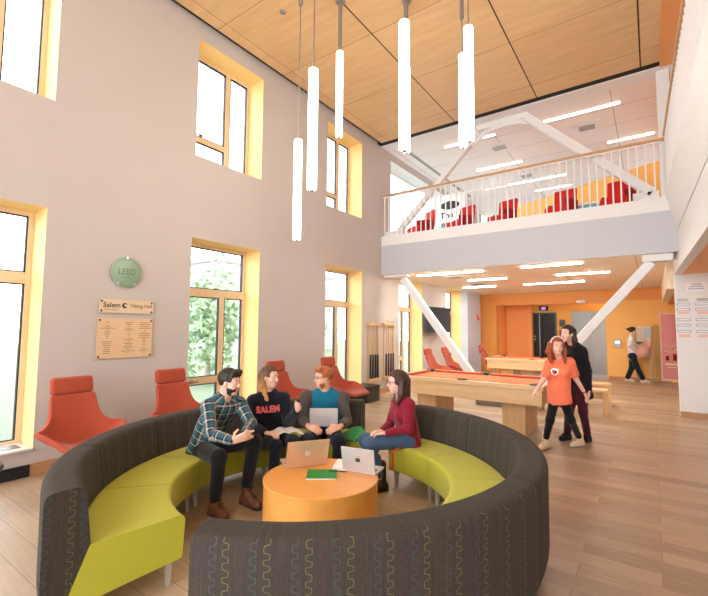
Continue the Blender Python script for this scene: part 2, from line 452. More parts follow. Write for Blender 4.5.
# upstairs glazing on the left wall
def glazing():
    y0, y1, z0, z1 = GLZ[0]
    r = empty('window_13', 'wide bright glazing of the upstairs lounge in the left wall', 'window', (-5.9, y0, z0)); r['kind'] = 'structure'
    f = MB(); p = MB(); w = y1-y0; h = z1-z0
    for y in (0, 1.4, 2.85, w-.06): f.box((0,y,0), (.07,y+.06,h))
    for z in (0, h-.06): f.box((.005,0,z), (.065,w,z+.06))
    f.build('window_frame', M['white'], r, bevel=.004)
    p.box((.03,.03,.03), (.036,w-.03,h-.03)); p.build('glass_pane', M['glass'], r)
glazing()

# floor, ceilings
mb = MB(); mb.box((XB, YN, -.2), (3.2, 19.0, 0)); struct(mb.build('floor', M['floor']), 'warm grey plank floor', 'floor')
mb = MB(); mb.box((-5.36, YN, ZC), (.27, 8.70, ZC+.05)); struct(mb.build('ceiling', M['ceil']), 'high ceiling of honey wood panels over the atrium', 'ceiling')
mb = MB(); mb.box((XW, YN, ZC+.06), (3.2, YB+.06, ZC+.12)); struct(mb.build('ceiling_shadow_gap', M['dark']), 'black sheet standing for the shade around the edge of the wood ceiling', 'ceiling')  # shade in the edge gap is put in as a black sheet
mb = MB()
for x in (-3.435, -1.715, -.005): mb.box((x-.009, YN, ZC-.002), (x+.009, 8.70, ZC+.001))
struct(mb.build('trim_1', M['dark']), 'long dark joints between the wood ceiling panels', 'trim')
mb = MB(); mb.box((XW, YB-.03, ZC-.02), (.6, YB+.30, ZC+.06)); struct(mb.build('trim_2', M['white']), 'white edge strip where the wood ceiling ends above the balcony', 'trim')
mb = MB(); mb.box((XW, YB+.30, ZC-.02), (3.2, 18.2, ZC+.06)); struct(mb.build('ceiling_upstairs', M['tile']), 'white panelled ceiling of the upstairs lounge', 'ceiling')
mb = MB(); mb.box((.27, YN, ZC-.04), (3.2, YB-.03, ZC+.06)); struct(mb.build('ceiling_corridor', M['orange2']), 'orange ceiling strip over the right-hand gallery', 'ceiling')
def xpar(y): return .648-.028*y
mb = MB(); mb.box((XW, YB+.02, 2.93), (.36, 16.6, 3.0)); struct(mb.build('ceiling_under_balcony', M['ltile']), 'low cream panelled ceiling under the balcony', 'ceiling')
mb = MB(); mb.box((XW, YB+.02, 3.0), (.36, 18.2, 3.85)); struct(mb.build('floor_upstairs', M['white']), 'floor slab of the upstairs lounge', 'floor')
mb = MB(); mb.box((XW, YB, 2.93), (.41, YB+.02, 3.65)); struct(mb.build('trim_3', M['cool']), 'pale grey fascia along the balcony front', 'trim')
mb = MB(); mb.box((XW, YB+.015, 3.652), (.41, YB+.10, 3.90)); struct(mb.build('trim_4', M['white']), 'white kerb at the foot of the balcony railing', 'trim')
# right hand gallery: slab edge (parapet) running towards the camera, very slightly out of square as in the place
def par(y0, y1, z0, z1, w=.12, off=0):
    a, b = xpar(y0)+off, xpar(y1)+off
    return [(a,y0,z0), (b,y1,z0), (b+w,y1,z0), (a+w,y0,z0), (a,y0,z1), (b,y1,z1), (b+w,y1,z1), (a+w,y0,z1)]
HF = [(0,3,2,1),(4,5,6,7),(0,1,5,4),(1,2,6,5),(2,3,7,6),(3,0,4,7)]
mb = MB(); mb.add(par(YN, 9.93, 2.65, 3.27), HF); mb.add(par(YN, 9.93, 3.27, 3.285, .1, .02), HF); q_ = par(YN, YB, 3.285, 3.95, .12, -.005); mb.add(q_[:4]+[(x-.125, y, z) for x, y, z in q_[4:6]]+q_[6:], HF)
struct(mb.build('wall_gallery_front', M['white']), 'white parapet wall of the right-hand gallery with a thin shadow slot', 'wall')
mb = MB(); mb.add(par(YN, 9.93, 2.655, 2.68, 2.6, .10), HF); struct(mb.build('ceiling_gallery_soffit', M['orange2']), 'orange soffit under the right-hand gallery', 'ceiling')
mb = MB(); mb.box((.66, YN, 2.7), (3.2, YB, 3.85)); struct(mb.build('floor_gallery', M['white']), 'floor slab of the right-hand gallery', 'floor')
mb = MB(); mb.box((.375, 9.93, 0), (3.2, 10.15, 2.93)); struct(mb.build('wall_right', M['white']), 'white wall with paper notices at the right edge', 'wall')
mb = MB(); mb.box((.372, 9.905, 0), (3.2, 9.93, .11)); struct(mb.build('baseboard_right', M['base']), 'wooden baseboard of the white notice wall', 'baseboard')
mb = MB(); mb.box((3.2, YN, 0), (3.4, 18.2, 6.5)); struct(mb.build('wall_far_right', M['white']), 'white outer wall on the right', 'wall')
mb = MB(); mb.box((.215, YB+.10, 3.9), (.40, YB+.3, ZC)); struct(mb.build('wall_pier', M['white']), 'white pier at the right end of the balcony railing', 'wall')
mb = MB(); mb.box((.26, 10.15, 2.41), (.42, 14.6, 2.93)); struct(mb.build('wall_bulkhead', M['bulk']), 'cream bulkhead over the far passage opening', 'wall')
mb = MB(); mb.box((.42, 10.15, 2.415), (3.2, 16.1, 2.44)); struct(mb.build('ceiling_passage', M['orange2']), 'orange ceiling of the far side passage', 'ceiling')
# far wall
mb = MB(); mb.box((XW, YF, 0), (-4.82, YF+.3, 2.93)); mb.box((-4.82, YF, 2.49), (-1.24, YF+.3, 2.93)); struct(mb.build('wall_back', M['orange2']), 'orange wall and header around the lift lobby', 'wall')
mb = MB(); mb.box((-1.24, YF, 0), (3.2, YF+.3, 2.56)); struct(mb.build('wall_back_right', M['orange']), 'yellow-orange wall behind the woman with the pink bag', 'wall')
mb = MB(); mb.box((-1.24, YF-.03, 2.56), (3.2, YF+.3, 2.93)); struct(mb.build('wall_header', M['orange2']), 'orange header band above the yellow-orange wall', 'wall')
mb = MB(); mb.box((-1.2, YF-.015, 0), (.42, YF, .10)); struct(mb.build('baseboard_back', M['base']), 'pale baseboard under the yellow-orange wall', 'baseboard')
mb = MB(); mb.box((-4.9, 17.6, 0), (-1.0, 17.8, 2.9)); struct(mb.build('wall_lobby', M['orange']), 'back wall of the lift lobby', 'wall')
mb = MB(); mb.box((-4.85, 16.4, 0), (-4.82, 17.6, 2.9)); mb.box((-3.95, 17.2, 0), (-3.8, 17.6, 2.9)); mb.box((-4.82, 17.45, 0), (-3.95, 17.6, 2.9)); struct(mb.build('wall_lobby_side', M['orange3']), 'bright orange side panels of the lift lobby', 'wall')
mb = MB(); mb.box((-4.82, 16.4, 2.60), (-1.24, 17.6, 2.66)); struct(mb.build('ceiling_lobby', M['bulk']), 'cream ceiling of the lift lobby', 'ceiling')
mb = MB(); mb.box((-2.35, 16.2, 0), (-1.28, 17.55, .006)); struct(mb.build('floor_landing', M['matgrey']), 'grey floor patch before the steel lift doors', 'floor')
mb = MB(); mb.box((XW, 14.16, 0), (-5.22, 15.5, 2.93)); struct(mb.build('wall_column', M['cool']), 'pale grey boxed-out column beside the last window', 'wall')
mb = MB(); mb.box((XW, 18.2, 3.85), (3.2, 18.4, 6.5)); struct(mb.build('wall_upstairs_back', M['white']), 'far white wall of the upstairs lounge', 'wall')
mb = MB(); mb.prism([(-3.3, 12.5, 3.85), (.3, 10.6, 3.85), (.3, 10.6, 5.15), (-3.3, 12.5, 5.15)], (.06, .12, 0)); struct(mb.build('wall_upstairs_low', M['orange']), 'low yellow-orange partition behind the red armchairs upstairs', 'wall')
mb = MB(); mb.box((.30, 9.1, 3.85), (.42, 13, ZC)); struct(mb.build('wall_upstairs_right', M['orange2']), 'orange wall end beside the balcony pier', 'wall')
# baseboard on the left wall
mb = MB()
for a, b in ((YN, 1.2), (1.72, 8.2), (8.2, 14.16)): mb.box((XW, a, 0), (XW+.022, b, .13))
struct(mb.build('baseboard_left', M['base'], bevel=.003), 'wooden baseboard along the window wall', 'baseboard')
mb = MB(); mb.box((XW, 1.2, .005), (XW+.03, 1.72, .125)); struct(mb.build('trim_5', M['dark']), 'dark floor grille under the picture-edge window', 'trim')
# near end: unseen mullion front without panes, added open so sky light fills the room
mb = MB()
for x in (XW, -3.3, -1.1, 1.1, 3.1): mb.box((x, YN-.1, 0), (x+.1, YN, 6.5))
for z in (0, 2.8, 3.6, 6.2): mb.box((XW, YN-.09, z), (3.2, YN-.01, z+.12))
struct(mb.build('window_14', M['white']), 'unseen open mullioned front added behind the camera to let sky light in', 'window')

# ------------------------------------------------------------------ balcony railing and steelwork
rail = empty('balcony_railing', 'white baluster railing with a wood handrail across the balcony front', 'railing', (0, YB+.06, 3.90))
mb = MB(); mb.box((XW+.01, -.035, 1.01), (.36, .035, 1.06)); mb.build('handrail', M['oak'], rail, bevel=.01)
mb = MB(); mb.box((XW+.02, -.012, .985), (.24, .012, 1.01)); mb.build('top_channel', M['white'], rail)
bal = None; N = 46
for i in range(N):
    x = XW+.07+i*(5.66/(N-1))
    if bal is None:
        b = MB(); b.box((-.012, -.012, 0), (.012, .012, .985)); bal = b.build('baluster', M['white'], rail); o = bal
    else:
        o = bal.copy(); COL.objects.link(o); o.parent = rail
    o.location = (x, 0, 0)
def GX(y): return .29-.03*(y-8.89)
rail2 = empty('gallery_railing', 'wood-topped white railing on the right-hand gallery parapet, seen edge-on', 'railing', (xpar(YB)+.06, YB, 3.95))
def gp(y): return (GX(y)-xpar(YB)-.06, y-YB)
mb = MB(); a, b = gp(8.75), gp(-2); mb.beam((a[0], a[1], 1.0), (b[0], b[1], 1.0), .07, .05); mb.build('handrail', M['oak'], rail2, bevel=.01)
bal2 = None
for i in range(72):
    y = 8.68-i*.13; x = gp(y)
    if bal2 is None:
        b = MB(); b.box((-.012, -.012, 0), (.012, .012, .975)); bal2 = b.build('baluster', M['white'], rail2); o = bal2
    else:
        o = bal2.copy(); COL.objects.link(o); o.parent = rail2
    o.location = (x[0], x[1], 0)
def brace(a, b, w, label, plate=None):
    A = Vector(a); r = empty('steel_brace', label, 'steel brace', A)
    mb = MB(); mb.beam((0,0,0), Vector(b)-A, w, w, (0,1,0)); mb.build('box_beam', M['white'], r, bevel=.012)
    if plate:
        mb = MB(); mb.box(tuple(Vector(plate[0])-A), tuple(Vector(plate[1])-A)); mb.build('end_plate', M['white'], r, bevel=.006)
YBR = 9.02
brace((-4.93, YBR, 2.80), (-2.89, YBR, .13), .16, 'white sloping steel brace falling from the wall corner to the pool table', ((-5.44, YBR-.1, 2.86), (-4.8, YBR+.1, 2.925)))
brace((.03, YBR, 2.80), (-2.2, YBR, .13), .16, 'white sloping steel brace falling from the right gallery behind the two women', ((-.1, YBR-.12, 2.80), (.34, YBR+.12, 2.925)))
brace((-5.17, YBR+.08, 3.96), (-3.05, YBR+.08, 6.02), .13, 'white steel brace rising from the left end of the balcony', ((-5.46, YBR+.0, 3.86), (-4.95, YBR+.16, 4.05)))
brace((.1, YBR+.08, 4.05), (-2.02, YBR+.08, 6.10), .16, 'white steel brace rising from the right end of the balcony', ((-.2, YBR-.0, 3.86), (.19, YBR+.16, 4.08)))
r = empty('curved_steel_tie', 'white curved steel tie with gussets joining the two upper braces', 'steel tie', (-2.6, YBR+.08, 6.0))
arc = [(-3.22,5.77),(-3.06,5.89),(-2.92,5.985),(-2.74,6.05),(-2.44,6.07),(-2.11,6.03),(-1.98,5.98)]
mb = MB()
for p, q in zip(arc[:-1], arc[1:]): mb.beam((p[0]+2.6,0,p[1]-6), (q[0]+2.6,0,q[1]-6), .10, .05, (0,1,0))
mb.build('curved_member', M['white'], r)
mb = MB(); mb.beam((-.48,0,.145), (.62,0,.155), .12, .07, (0,1,0)); mb.build('top_chord', M['white'], r)
for x in (-.28, -.1, .12):
    mb = MB(); mb.box((x-.012,-.04,.02), (x+.012,.04,.12)); mb.build('gusset', M['white'], r)
mb = MB(); mb.box((XW, 8.66, ZC-.006), (.27, 8.80, ZC+.06)); struct(mb.build('trim_6', M['dark']), 'black strip standing for the shadow line along the end of the wood ceiling', 'trim')  # shadow line at the panel end, painted as a black strip
mb = MB(); mb.box((-3.12, 8.86, 0), (-2.05, 9.2, .12)); tag(mb.build('brace_plinth', M['greymetal'], bevel=.01), 'grey steel plinth where the two lower braces meet the floor', 'plinth')

# ------------------------------------------------------------------ ceiling fixtures
def linear(x0, x1, y, z, label, mat, group):
    r = empty('linear_ceiling_light', label, 'ceiling light', ((x0+x1)/2, y, z), group=group); L = (x1-x0)/2
    mb = MB(); mb.box((-L-.02,-.055,-.004), (L+.02,.055,.0)); mb.build('light_frame', M['white'], r)
    mb = MB(); mb.box((-L,-.03,-.016), (L,.03,-.005)); mb.build('diffuser', mat, r)
zu = ZC-.02
for x0, x1, y, s in ((-4.12,-2.88,9.73,'left of the two lights nearest the upstairs railing'), (-1.81,-.37,9.75,'long light strip above the right upper brace'), (-.72,.2,11.75,'short light strip beside the balcony pier'), (-4.0,-2.75,11.75,'light strip behind the left upper brace, second row'),
                     (-4.43,-1.9,13.5,'longest light strip, far inside the upstairs lounge'), (-3.0,-1.95,14.6,'farthest short light strip upstairs')):
    linear(x0, x1, y, zu, s, M['tubeglow'], 'upstairs linear lights')
for x0, x1, y, s in ((-4.76,-3.1,9.42,'low light strip nearest the left wall, under the balcony edge'), (-2.24,-1.1,9.32,'low light strip under the balcony edge, before the right brace'), (-4.05,-3.05,11.1,'second-row low light strip towards the television'), (-1.85,-.75,11.1,'second-row low light strip behind the right brace'), (-3.05,-1.48,12.95,'farthest low light strip before the lift lobby'), (-4.9,-3.9,12.95,'farthest low light strip beside the last window')):
    linear(x0, x1, y, 2.93, s, M['tubeglow2'], 'linear lights under the balcony')
def vent(x, y, z, label):
    r = empty('ceiling_vent', label, 'ceiling vent', (x, y, z))
    mb = MB(); mb.box((-.3,-.3,-.008), (.3,.3,0)); mb.build('vent_plate', M['white'], r)
    mb = MB()
    for i in range(5): mb.box((-.16,-.13+i*.055,-.014), (.16,-.105+i*.055,-.0085))
    mb.build('slats', M['greymetal'], r)
vent(-3.0, 10.55, zu, 'square air vent in the upstairs ceiling left of the right brace'); vent(-1.05, 10.6, zu, 'square air vent in the upstairs ceiling near the pier'); vent(-2.9, 13.0, zu, 'small far air vent in the upstairs ceiling')
vent(-4.1, 10.3, 2.93, 'air vent in the low ceiling by the left wall'); vent(-4.2, 12.2, 2.93, 'far air vent in the low ceiling')
mb = MB(); mb.box((-5.08, 9.5, zu-.006), (-4.98, 14.0, zu)); tag(mb.build('slot_diffuser', M['greymetal']), 'long dark slot diffuser in the upstairs ceiling along the glazing', 'slot diffuser')
mb = MB(); mb.lathe([(.0,-.02),(.035,-.02),(.05,-.005),(.05,0)], (-4.26,4.12,ZC), 16); tag(mb.build('ceiling_sensor', M['greymetal'], smooth=40), 'small round grey sensor on the wood ceiling', 'sensor')

# pendants: canopy, driver tube, thin rod, glowing tube
PEND = [(-3.44,4.44,4.24,'glowing tube pendant hung closest to the ceiling, beside a visible round canopy'), (-2.67,3.02,2.95,'glowing tube pendant in the middle of the left three'), (-3.43,3.62,2.65,'lowest hanging glowing tube pendant, on the left'),
        (-1.78,3.27,3.22,'thick bright tube pendant hanging alone near the middle'), (-1.87,4.99,3.90,'left tube of the overlapping pair of pendants'), (-1.46,4.08,3.53,'right tube of the overlapping pair of pendants'), (-2.67,4.97,4.02,'tube pendant hidden behind the thick middle pendant')]
p0 = None
for x, y, zb, lab in PEND:
    r = empty('tube_pendant', lab, 'pendant lamp', (x, y, zb), group='tube pendants over the seating ring')
    top = ZC-zb; L = 1.23
    mb = MB(); mb.tube([(0,0,0),(0,0,.006),(0,0,.012),(0,0,L-.012),(0,0,L-.004),(0,0,L)], [.040,.045,.047,.047,.045,.040], 24); mb.build('lamp_tube', M['lampglass'], r, smooth=50)
    mb = MB(); mb.lathe([(.0,-.016),(.02,-.016),(.024,0)], (0,0,0), 16); mb.build('bottom_cap', M['greymetal'], r, smooth=40)
    mb = MB(); mb.tube([(0,0,L),(0,0,top-.45)], .0075, 8); mb.build('hanging_rod', M['greymetal'], r, smooth=60)
    mb = MB(); d0 = max(L+.002, top-.62) if x != -3.44 else L+.002; mb.tube([(0,0,d0),(0,0,top-.02)], .027, 16); mb.build('driver_tube', M['greymetal'], r, smooth=50)
    mb = MB(); mb.lathe([(.03,-.03),(.06,-.03),(.07,-.02),(.07,0)], (0,0,top), 20); mb.build('canopy', M['greymetal'], r, smooth=40)

# ------------------------------------------------------------------ outside
mb = MB(); mb.box((-60, -40, -.6), (XB-.02, 60, -.5)); struct(mb.build('ground_outside', M['lawn']), 'pale lawn outside the windows', 'ground')
def building(x, y, w, d, h, mat, label, rows, cols):
    r = empty('neighbouring_building', label, 'building', (x, y, -.5))
    mb = MB(); mb.box((-d,-w/2,0), (0,w/2,h)); mb.build('facade', mat, r)
    mb = MB(); mb.box((-d-.2,-w/2-.2,h), (.2,w/2+.2,h+.3)); mb.build('roof', M['outwall'], r)
    for i in range(rows):
        for j in range(cols):
            yy = -w/2+(j+.5)*w/cols; zz = 1.2+i*3.2
            mb = MB(); mb.box((0,yy-.6,zz), (.05,yy+.6,zz+1.6)); mb.build('building_window', M['outglass'], r)
building(-24, -5.5, 13, 8, 7.5, M['brick'], 'brick building beyond the lawn, seen through the left-edge window', 2, 5)
building(-26, 26, 14, 8, 7, M['outwall'], 'pale building seen through the window by the cue racks', 2, 4)
rng = np.random.default_rng(3)
def tree(x, y, h, rad, label, n=2600, zc=.6):
    r = empty('leafy_tree', label, 'tree', (x, y, -.5))
    p = rng.normal(size=(n,3)); p /= np.linalg.norm(p, axis=1)[:,None]; p *= (rng.random((n,1))**.4)
    p *= 1+.25*np.sin(p[:, :1]*5+p[:,1:2]*4)
    p = p*[rad, rad, h*.5]+[0,0,h*zc]
    a = rng.normal(size=(n,3)); a /= np.linalg.norm(a,axis=1)[:,None]; b = np.cross(a, rng.normal(size=(n,3))); b /= np.linalg.norm(b,axis=1)[:,None]
    s = .11*rad**.5
    V = np.stack([p-a*s, p+b*s*.6, p+a*s, p-b*s*.6], 1).reshape(-1,3)
    mb = MB(); mb.add(V.tolist(), [(4*i,4*i+1,4*i+2,4*i+3) for i in range(n)]); mb.build('foliage', M['leaf'], r, fix=False)
    mb = MB(); mb.tube([(0,0,0),(.05,0,h*.3),(0,.05,h*.7)], [.12,.09,.03], 8); mb.build('trunk', M['bark'], r, smooth=60)
tree(-9.4, 5.35, 2.35, .95, 'round leafy shrub tree outside the window behind the man in plaid', zc=.45)
tree(-13.5, 9.6, 4.0, 1.5, 'pale tree farther out behind the leafy shrub tree', 2200)
tree(-13.0, -.6, 2.3, 1.6, 'low bush on the lawn outside the left-edge window', 1500, .4)
tree(-13.5, 14.5, 4.6, 1.6, 'tree outside the window by the cue racks', 1800)
# ------------------------------------------------------------------ seating ring
CX, CY = -2.285, 2.67
def arc_round(pts, rad, seg=5):
    """round the corners of a closed polygon; rad[i] = radius at corner i"""
    out = []; n = len(pts)
    for i, p in enumerate(pts):
        r = rad[i]; p = Vector(p)
        if r <= 0: out.append(tuple(p)); continue
        a = (Vector(pts[i-1])-p); b = (Vector(pts[(i+1) % n])-p); r = min(r, a.length*.45, b.length*.45)
        q0 = p+a.normalized()*r; q1 = p+b.normalized()*r
        for k in range(seg+1):
            t = k/seg; out.append(tuple(q0*(1-t)**2+p*2*t*(1-t)+q1*t*t))
    return out
BACKP = arc_round([(1.645,.10),(1.695,.10),(1.733,.20),(1.737,.74),(1.55,.745),(1.515,.43)], [.02,.03,.05,.055,.055,.01])
SEATP = arc_round([(1.085,.165),(1.64,.12),(1.518,.425),(1.07,.425)], [.02,.02,.02,.045])
SECT = [(-98,-130,'end section of the seating ring at the lower left, cut end facing the camera'), (-130,-160,'sofa section in front of the orange lounge chair by the sign plates'), (-160,-205,'sofa section behind the man in plaid'), (-205,-250,'sofa section behind the man with the laptop, ending in mid-floor'),
        (87,58.5,'sofa section the woman in maroon sits on'), (58.5,30,'sofa section of the right arc in front of the near pool table'), (30,-2.8,'sofa section at the right bend of the ring, outermost to the right'), (-2.8,-66.8,'long foreground sofa section with its patterned back to the camera')]
def OFF(a):
    d = math.degrees(a) % 360-360
    return .08*max(0, min(1, (d+160)/62))**1.3 if d > -160 and d < -90 else 0
for a0, a1, lab in SECT:
    lo, hi = math.radians(min(a0,a1)), math.radians(max(a0,a1)); g = .0032; lo += g; hi -= g
    am = (lo+hi)/2; ox, oy = CX+1.4*math.cos(am), CY+1.4*math.sin(am)
    r = empty('sofa_section', lab, 'sofa', (ox, oy, 0), group='curved sofa sections of the seating ring')
    c = (CX-ox, CY-oy); n = max(8, int(abs(a1-a0)/2))
    mb = MB(); mb.sweep(SEATP, lo, hi, n, c, OFF); mb.build('seat', M['lime'], r, smooth=180, bevel=0).data.set_sharp_from_angle(angle=math.radians(50))
    mb = MB(); mb.sweep(BACKP, lo, hi, n, c, OFF); b = mb.build('backrest', M['couch'], r, smooth=50)
    bv = b.modifiers.new('b','BEVEL'); bv.width = .014; bv.segments = 3; bv.limit_method = 'ANGLE'; bv.angle_limit = math.radians(60)
    for a in (lo+.045, hi-.045):
        for rr in (1.15, 1.60):
            x, y = c[0]+rr*math.cos(a), c[1]+rr*math.sin(a)
            mb = MB(); mb.add([(x+math.cos(t)*q, y+math.sin(t)*q, z) for z, q in ((0,.016),(.17,.030)) for t in [a+PI/4+k*PI/2 for k in range(4)]], HF)
            mb.build('leg', M['legmetal'], r, bevel=.003)

# ------------------------------------------------------------------ round table and what lies on it
TX, TY, TR, TH = -2.195, 2.645, .455, .42
r = empty('drum_table', 'low round orange wood drum table inside the seating ring', 'table', (TX, TY, 0))
mb = MB(); mb.lathe([(TR-.004,0),(TR-.004,TH-.028)], n=72); mb.build('drum_body', M['table'], r, smooth=40)
mb = MB(); mb.lathe([(TR-.006,TH-.028),(TR,TH-.025),(TR,TH-.004),(TR-.004,TH)], n=72); mb.build('tabletop', M['table'], r, smooth=40)

def laptop(name, label, p0, xdir, w, d, lean, matl, base_dir=1, logo=None):
    """hinge line centred on p0 along xdir; the lid's back faces the -y side"""
    r = empty(name, label, 'laptop', p0, math.atan2(xdir[1], xdir[0]))
    mb = MB(); mb.box((-w/2, 0, .002), (w/2, d, .016)); mb.build('base', matl, r, bevel=.004)
    mb = MB(); mb.box((-w/2+.02, .03, .016), (w/2-.02, d*.52, .0175)); mb.build('keyboard', M['black'], r)
    mb = MB(); mb.box((-w*.16, d*.58, .016), (w*.16, d*.95, .0168)); mb.build('touchpad', M['greymetal'], r)
    R = Matrix.Translation((0, 0, .017)) @ Matrix.Rotation(math.radians(lean), 4, 'X')
    mb = MB(); mb.box((-w/2, -.007, 0), (w/2, 0, d), R); lid = mb.build('lid', matl, r, bevel=.003)
    mb = MB(); mb.box((-w/2+.008, 0.0002, .014), (w/2-.008, .0012, d-.008), R); mb.build('screen', M['screen'], lid)
    if logo: logo(lid, R, d)
    return r
def logo_round(lid, R, d):
    mb = MB(); ring = [(math.cos(t*PI/16)*.022, -.0076, d*.5+math.sin(t*PI/16)*.022) for t in range(33)]
    mb.tube([R @ Vector(p) for p in ring], .0018, 6, cap=False); mb.build('logo_ring', M['logol'], lid)
    text_mesh('hp', .034, R @ frame((0,-.0078,d*.5), (1,0,0), (.25,0,1)), 'logo', M['logol'], lid)
def logo_fruit(lid, R, d):
    pts = []
    for t in range(40):
        a = t/40*2*PI; rr = .021*(1+.10*math.cos(2*a))*(1-.16*math.exp(-((a-PI/2)/.3)**2)-.10*math.exp(-((a-3*PI/2)/.25)**2))
        x, z = rr*math.cos(a), rr*math.sin(a)
        q = math.hypot(x-.024, z-.002)
        if q < .011: x = .024+(x-.024)/max(q,1e-5)*.011; 
        pts.append((x, z))
    mb = MB(); mb.prism([R @ Vector((x,-.0072,d*.5+z)) for x, z in pts], R.to_3x3() @ Vector((0,-.0006,0)))
    lf = [(0,.023),(.006,.024),(.011,.030),(.010,.036),(.004,.033)]
    mb.prism([R @ Vector((x,-.0072,d*.5+z)) for x, z in lf], R.to_3x3() @ Vector((0,-.0006,0)))
    mb.build('logo', M['logo'], lid)
laptop('laptop', 'open rose-silver laptop with a round emblem, its lid turned to the camera', (-2.435,2.735,TH), (.56,.83), .36, .245, 22, M['copper'], logo=logo_round)
laptop('laptop', 'open silver laptop with a dark fruit emblem at the right edge of the table', (-1.985,2.875,TH), (.98,.19), .29, .20, 12, M['silver'], logo=logo_fruit)
# notebook, pen, paper pad
nx = math.atan2(.15, .20)
r = empty('notebook', 'green notebook lying on the round table', 'notebook', (-2.20,2.66,TH), nx)
mb = MB(); mb.box((-.115,-.10,.001),(.115,.10,.011)); mb.build('pages', M['paper'], r); mb = MB(); mb.box((-.12,-.104,.011),(.12,.104,.0135)); mb.build('cover', M['green'], r, bevel=.001)
mb = MB(); mb.tube([(-.02,.0,.006),(.115,.0,.006)], .005, 8).tube([(.115,0,.006),(.13,0,.006)], [.005,.001], 8)
p = mb.build('pen', M['black'], None, smooth=60); p.location = (-2.17,2.745,TH+.0135); p.rotation_euler = (0,0,nx-.2); tag(p, 'black pen resting on the green notebook', 'pen')
r = empty('paper_pad', 'thick white paper pad beside the silver laptop', 'paper pad', (-2.185,2.925,TH), .45)
mb = MB(); mb.box((-.07,-.10,.0),(.07,.10,.032)); mb.build('sheets', M['paper'], r, bevel=.004); mb = MB(); mb.box((-.06,-.09,.032),(.068,.095,.036)); mb.build('top_sheet', M['paper'], r)

# green folder on the sofa
r = empty('green_folder', 'thin green folder lying on the sofa beside the man with the laptop', 'folder', (-2.66,3.72,.43), -.25)
mb = MB(); mb.add([(-.13,-.10,0),(.15,-.10,0),(.15,.12,0),(-.13,.12,0)], [(0,1,2,3)]); mb.build('back_cover', M['green'], r).modifiers.new('s','SOLIDIFY').thickness = .003
mb = MB(); mb.add([(-.12,-.10,.008),(.14,-.10,.008),(.14,.10,.05),(.0,.12,.10),(-.12,.10,.07)], [(0,1,2,3,4)]); mb.build('front_cover', M['green'], r).modifiers.new('s','SOLIDIFY').thickness = .003
mb = MB(); mb.box((-.115,-.095,.003),(.135,.10,.007)); mb.build('sheets', M['paper'], r)

# ------------------------------------------------------------------ lounge chairs
def make_chair(label):
    r = empty('lounge_chair', label, 'chair')
    rows = [(.42,.405,.26,0,0),(.36,.43,.29,.0,0),(.26,.425,.34,.05,.02),(.12,.40,.40,.15,.03),(-.03,.375,.445,.21,.05),(-.15,.385,.46,.21,.09),(-.225,.46,.43,.14,.13),(-.27,.57,.325,.04,.08),(-.305,.69,.262,.0,.05),(-.34,.81,.242,0,.03),(-.37,.91,.232,0,.02)]
    U = [-1,-.93,-.8,-.6,-.3,0,.3,.6,.8,.93,1]; mb = MB(); vs = []
    for y, z, w, ri, fw in rows:
        for u in U:
            e = abs(u)**2.4; vs.append((u*w, y+fw*e, z+ri*e))
    k = len(U); fs = [(i*k+j, i*k+j+1, (i+1)*k+j+1, (i+1)*k+j) for i in range(len(rows)-1) for j in range(k-1)]
    mb.add(vs, fs); o = mb.build('shell', M['chair'], r, smooth=180, fix=False)
    s = o.modifiers.new('s','SOLIDIFY'); s.thickness = .05; s.offset = -1
    q = o.modifiers.new('q','SUBSURF'); q.levels = 2; q.render_levels = 2
    mb = MB(); R = Matrix.Translation((0,-.375,1.0)) @ Matrix.Rotation(math.radians(12), 4, 'X'); mb.box((-.215,-.045,-.095),(.215,.045,.095), R)
    o = mb.build('headrest', M['chair'], r, smooth=180); b = o.modifiers.new('b','BEVEL'); b.width = .042; b.segments = 5
    mb = MB(); mb.box((-.03,-.43,.80),(.03,-.415,1.0)); mb.build('headrest_strap', M['black'], r)
    mb = MB(); mb.tube([(0,.08,.05),(0,.08,.36)], .03, 14); mb.build('column', M['chrome'], r, smooth=60)
    for a in range(4):
        t = a*PI/2+PI/4; mb = MB(); mb.tube([(0,.08,.06),(.25*math.cos(t),.08+.25*math.sin(t),.016)], [.022,.014], 10); mb.build('leg', M['chrome'], r, smooth=60)
    return r
CH = [(-4.70,1.93,-90,'orange lounge chair under the sign plates, nearest the left-edge window'), (-4.70,3.05,-90,'orange lounge chair just left of the man in plaid'), (-4.66,4.86,-88,'orange lounge chair behind the woman in the navy hoodie'),
      (-4.62,6.18,-86,'orange lounge chair behind the man with the laptop'), (-4.62,10.45,-90,'orange lounge chair seen from the side, left one under the television'), (-4.62,11.6,-90,'orange lounge chair beside the sloping brace, right one under the television'), (-4.42,14.2,-90,'orange lounge chair by the far column before the orange wall')]
proto = None
for x, y, a, lab in CH:
    if proto is None: proto = make_chair(lab); o = proto
    else: o = copy_tree(proto); o['label'] = lab
    o['group'] = 'orange lounge chairs'; o.scale = (.94,.94,.97); o.location = (x, y, 0); o.rotation_euler.z = math.radians(a)

r = empty('side_table', 'low black cube side table beside the orange lounge chair', 'side table', (-5.2,7.75,0))
mb = MB(); mb.box((-.22,-.25,.0),(.22,.25,.32)); mb.build('body', M['black'], r, bevel=.008); mb = MB(); mb.box((-.23,-.26,.32),(.23,.26,.345)); mb.build('top', M['black'], r, bevel=.004)
r = empty('black_stool', 'black round stool cut off by the left picture edge', 'stool', (-4.52,1.03,0))
mb = MB(); mb.lathe([(.19,0),(.17,.03),(.17,.36),(.2,.40)], n=32); mb.build('body', M['black'], r, smooth=40); mb = MB(); mb.lathe([(.2,.40),(.21,.42),(.2,.45),(.0,.455)], n=32); mb.build('seat_pad', M['greycl'], r, smooth=40)

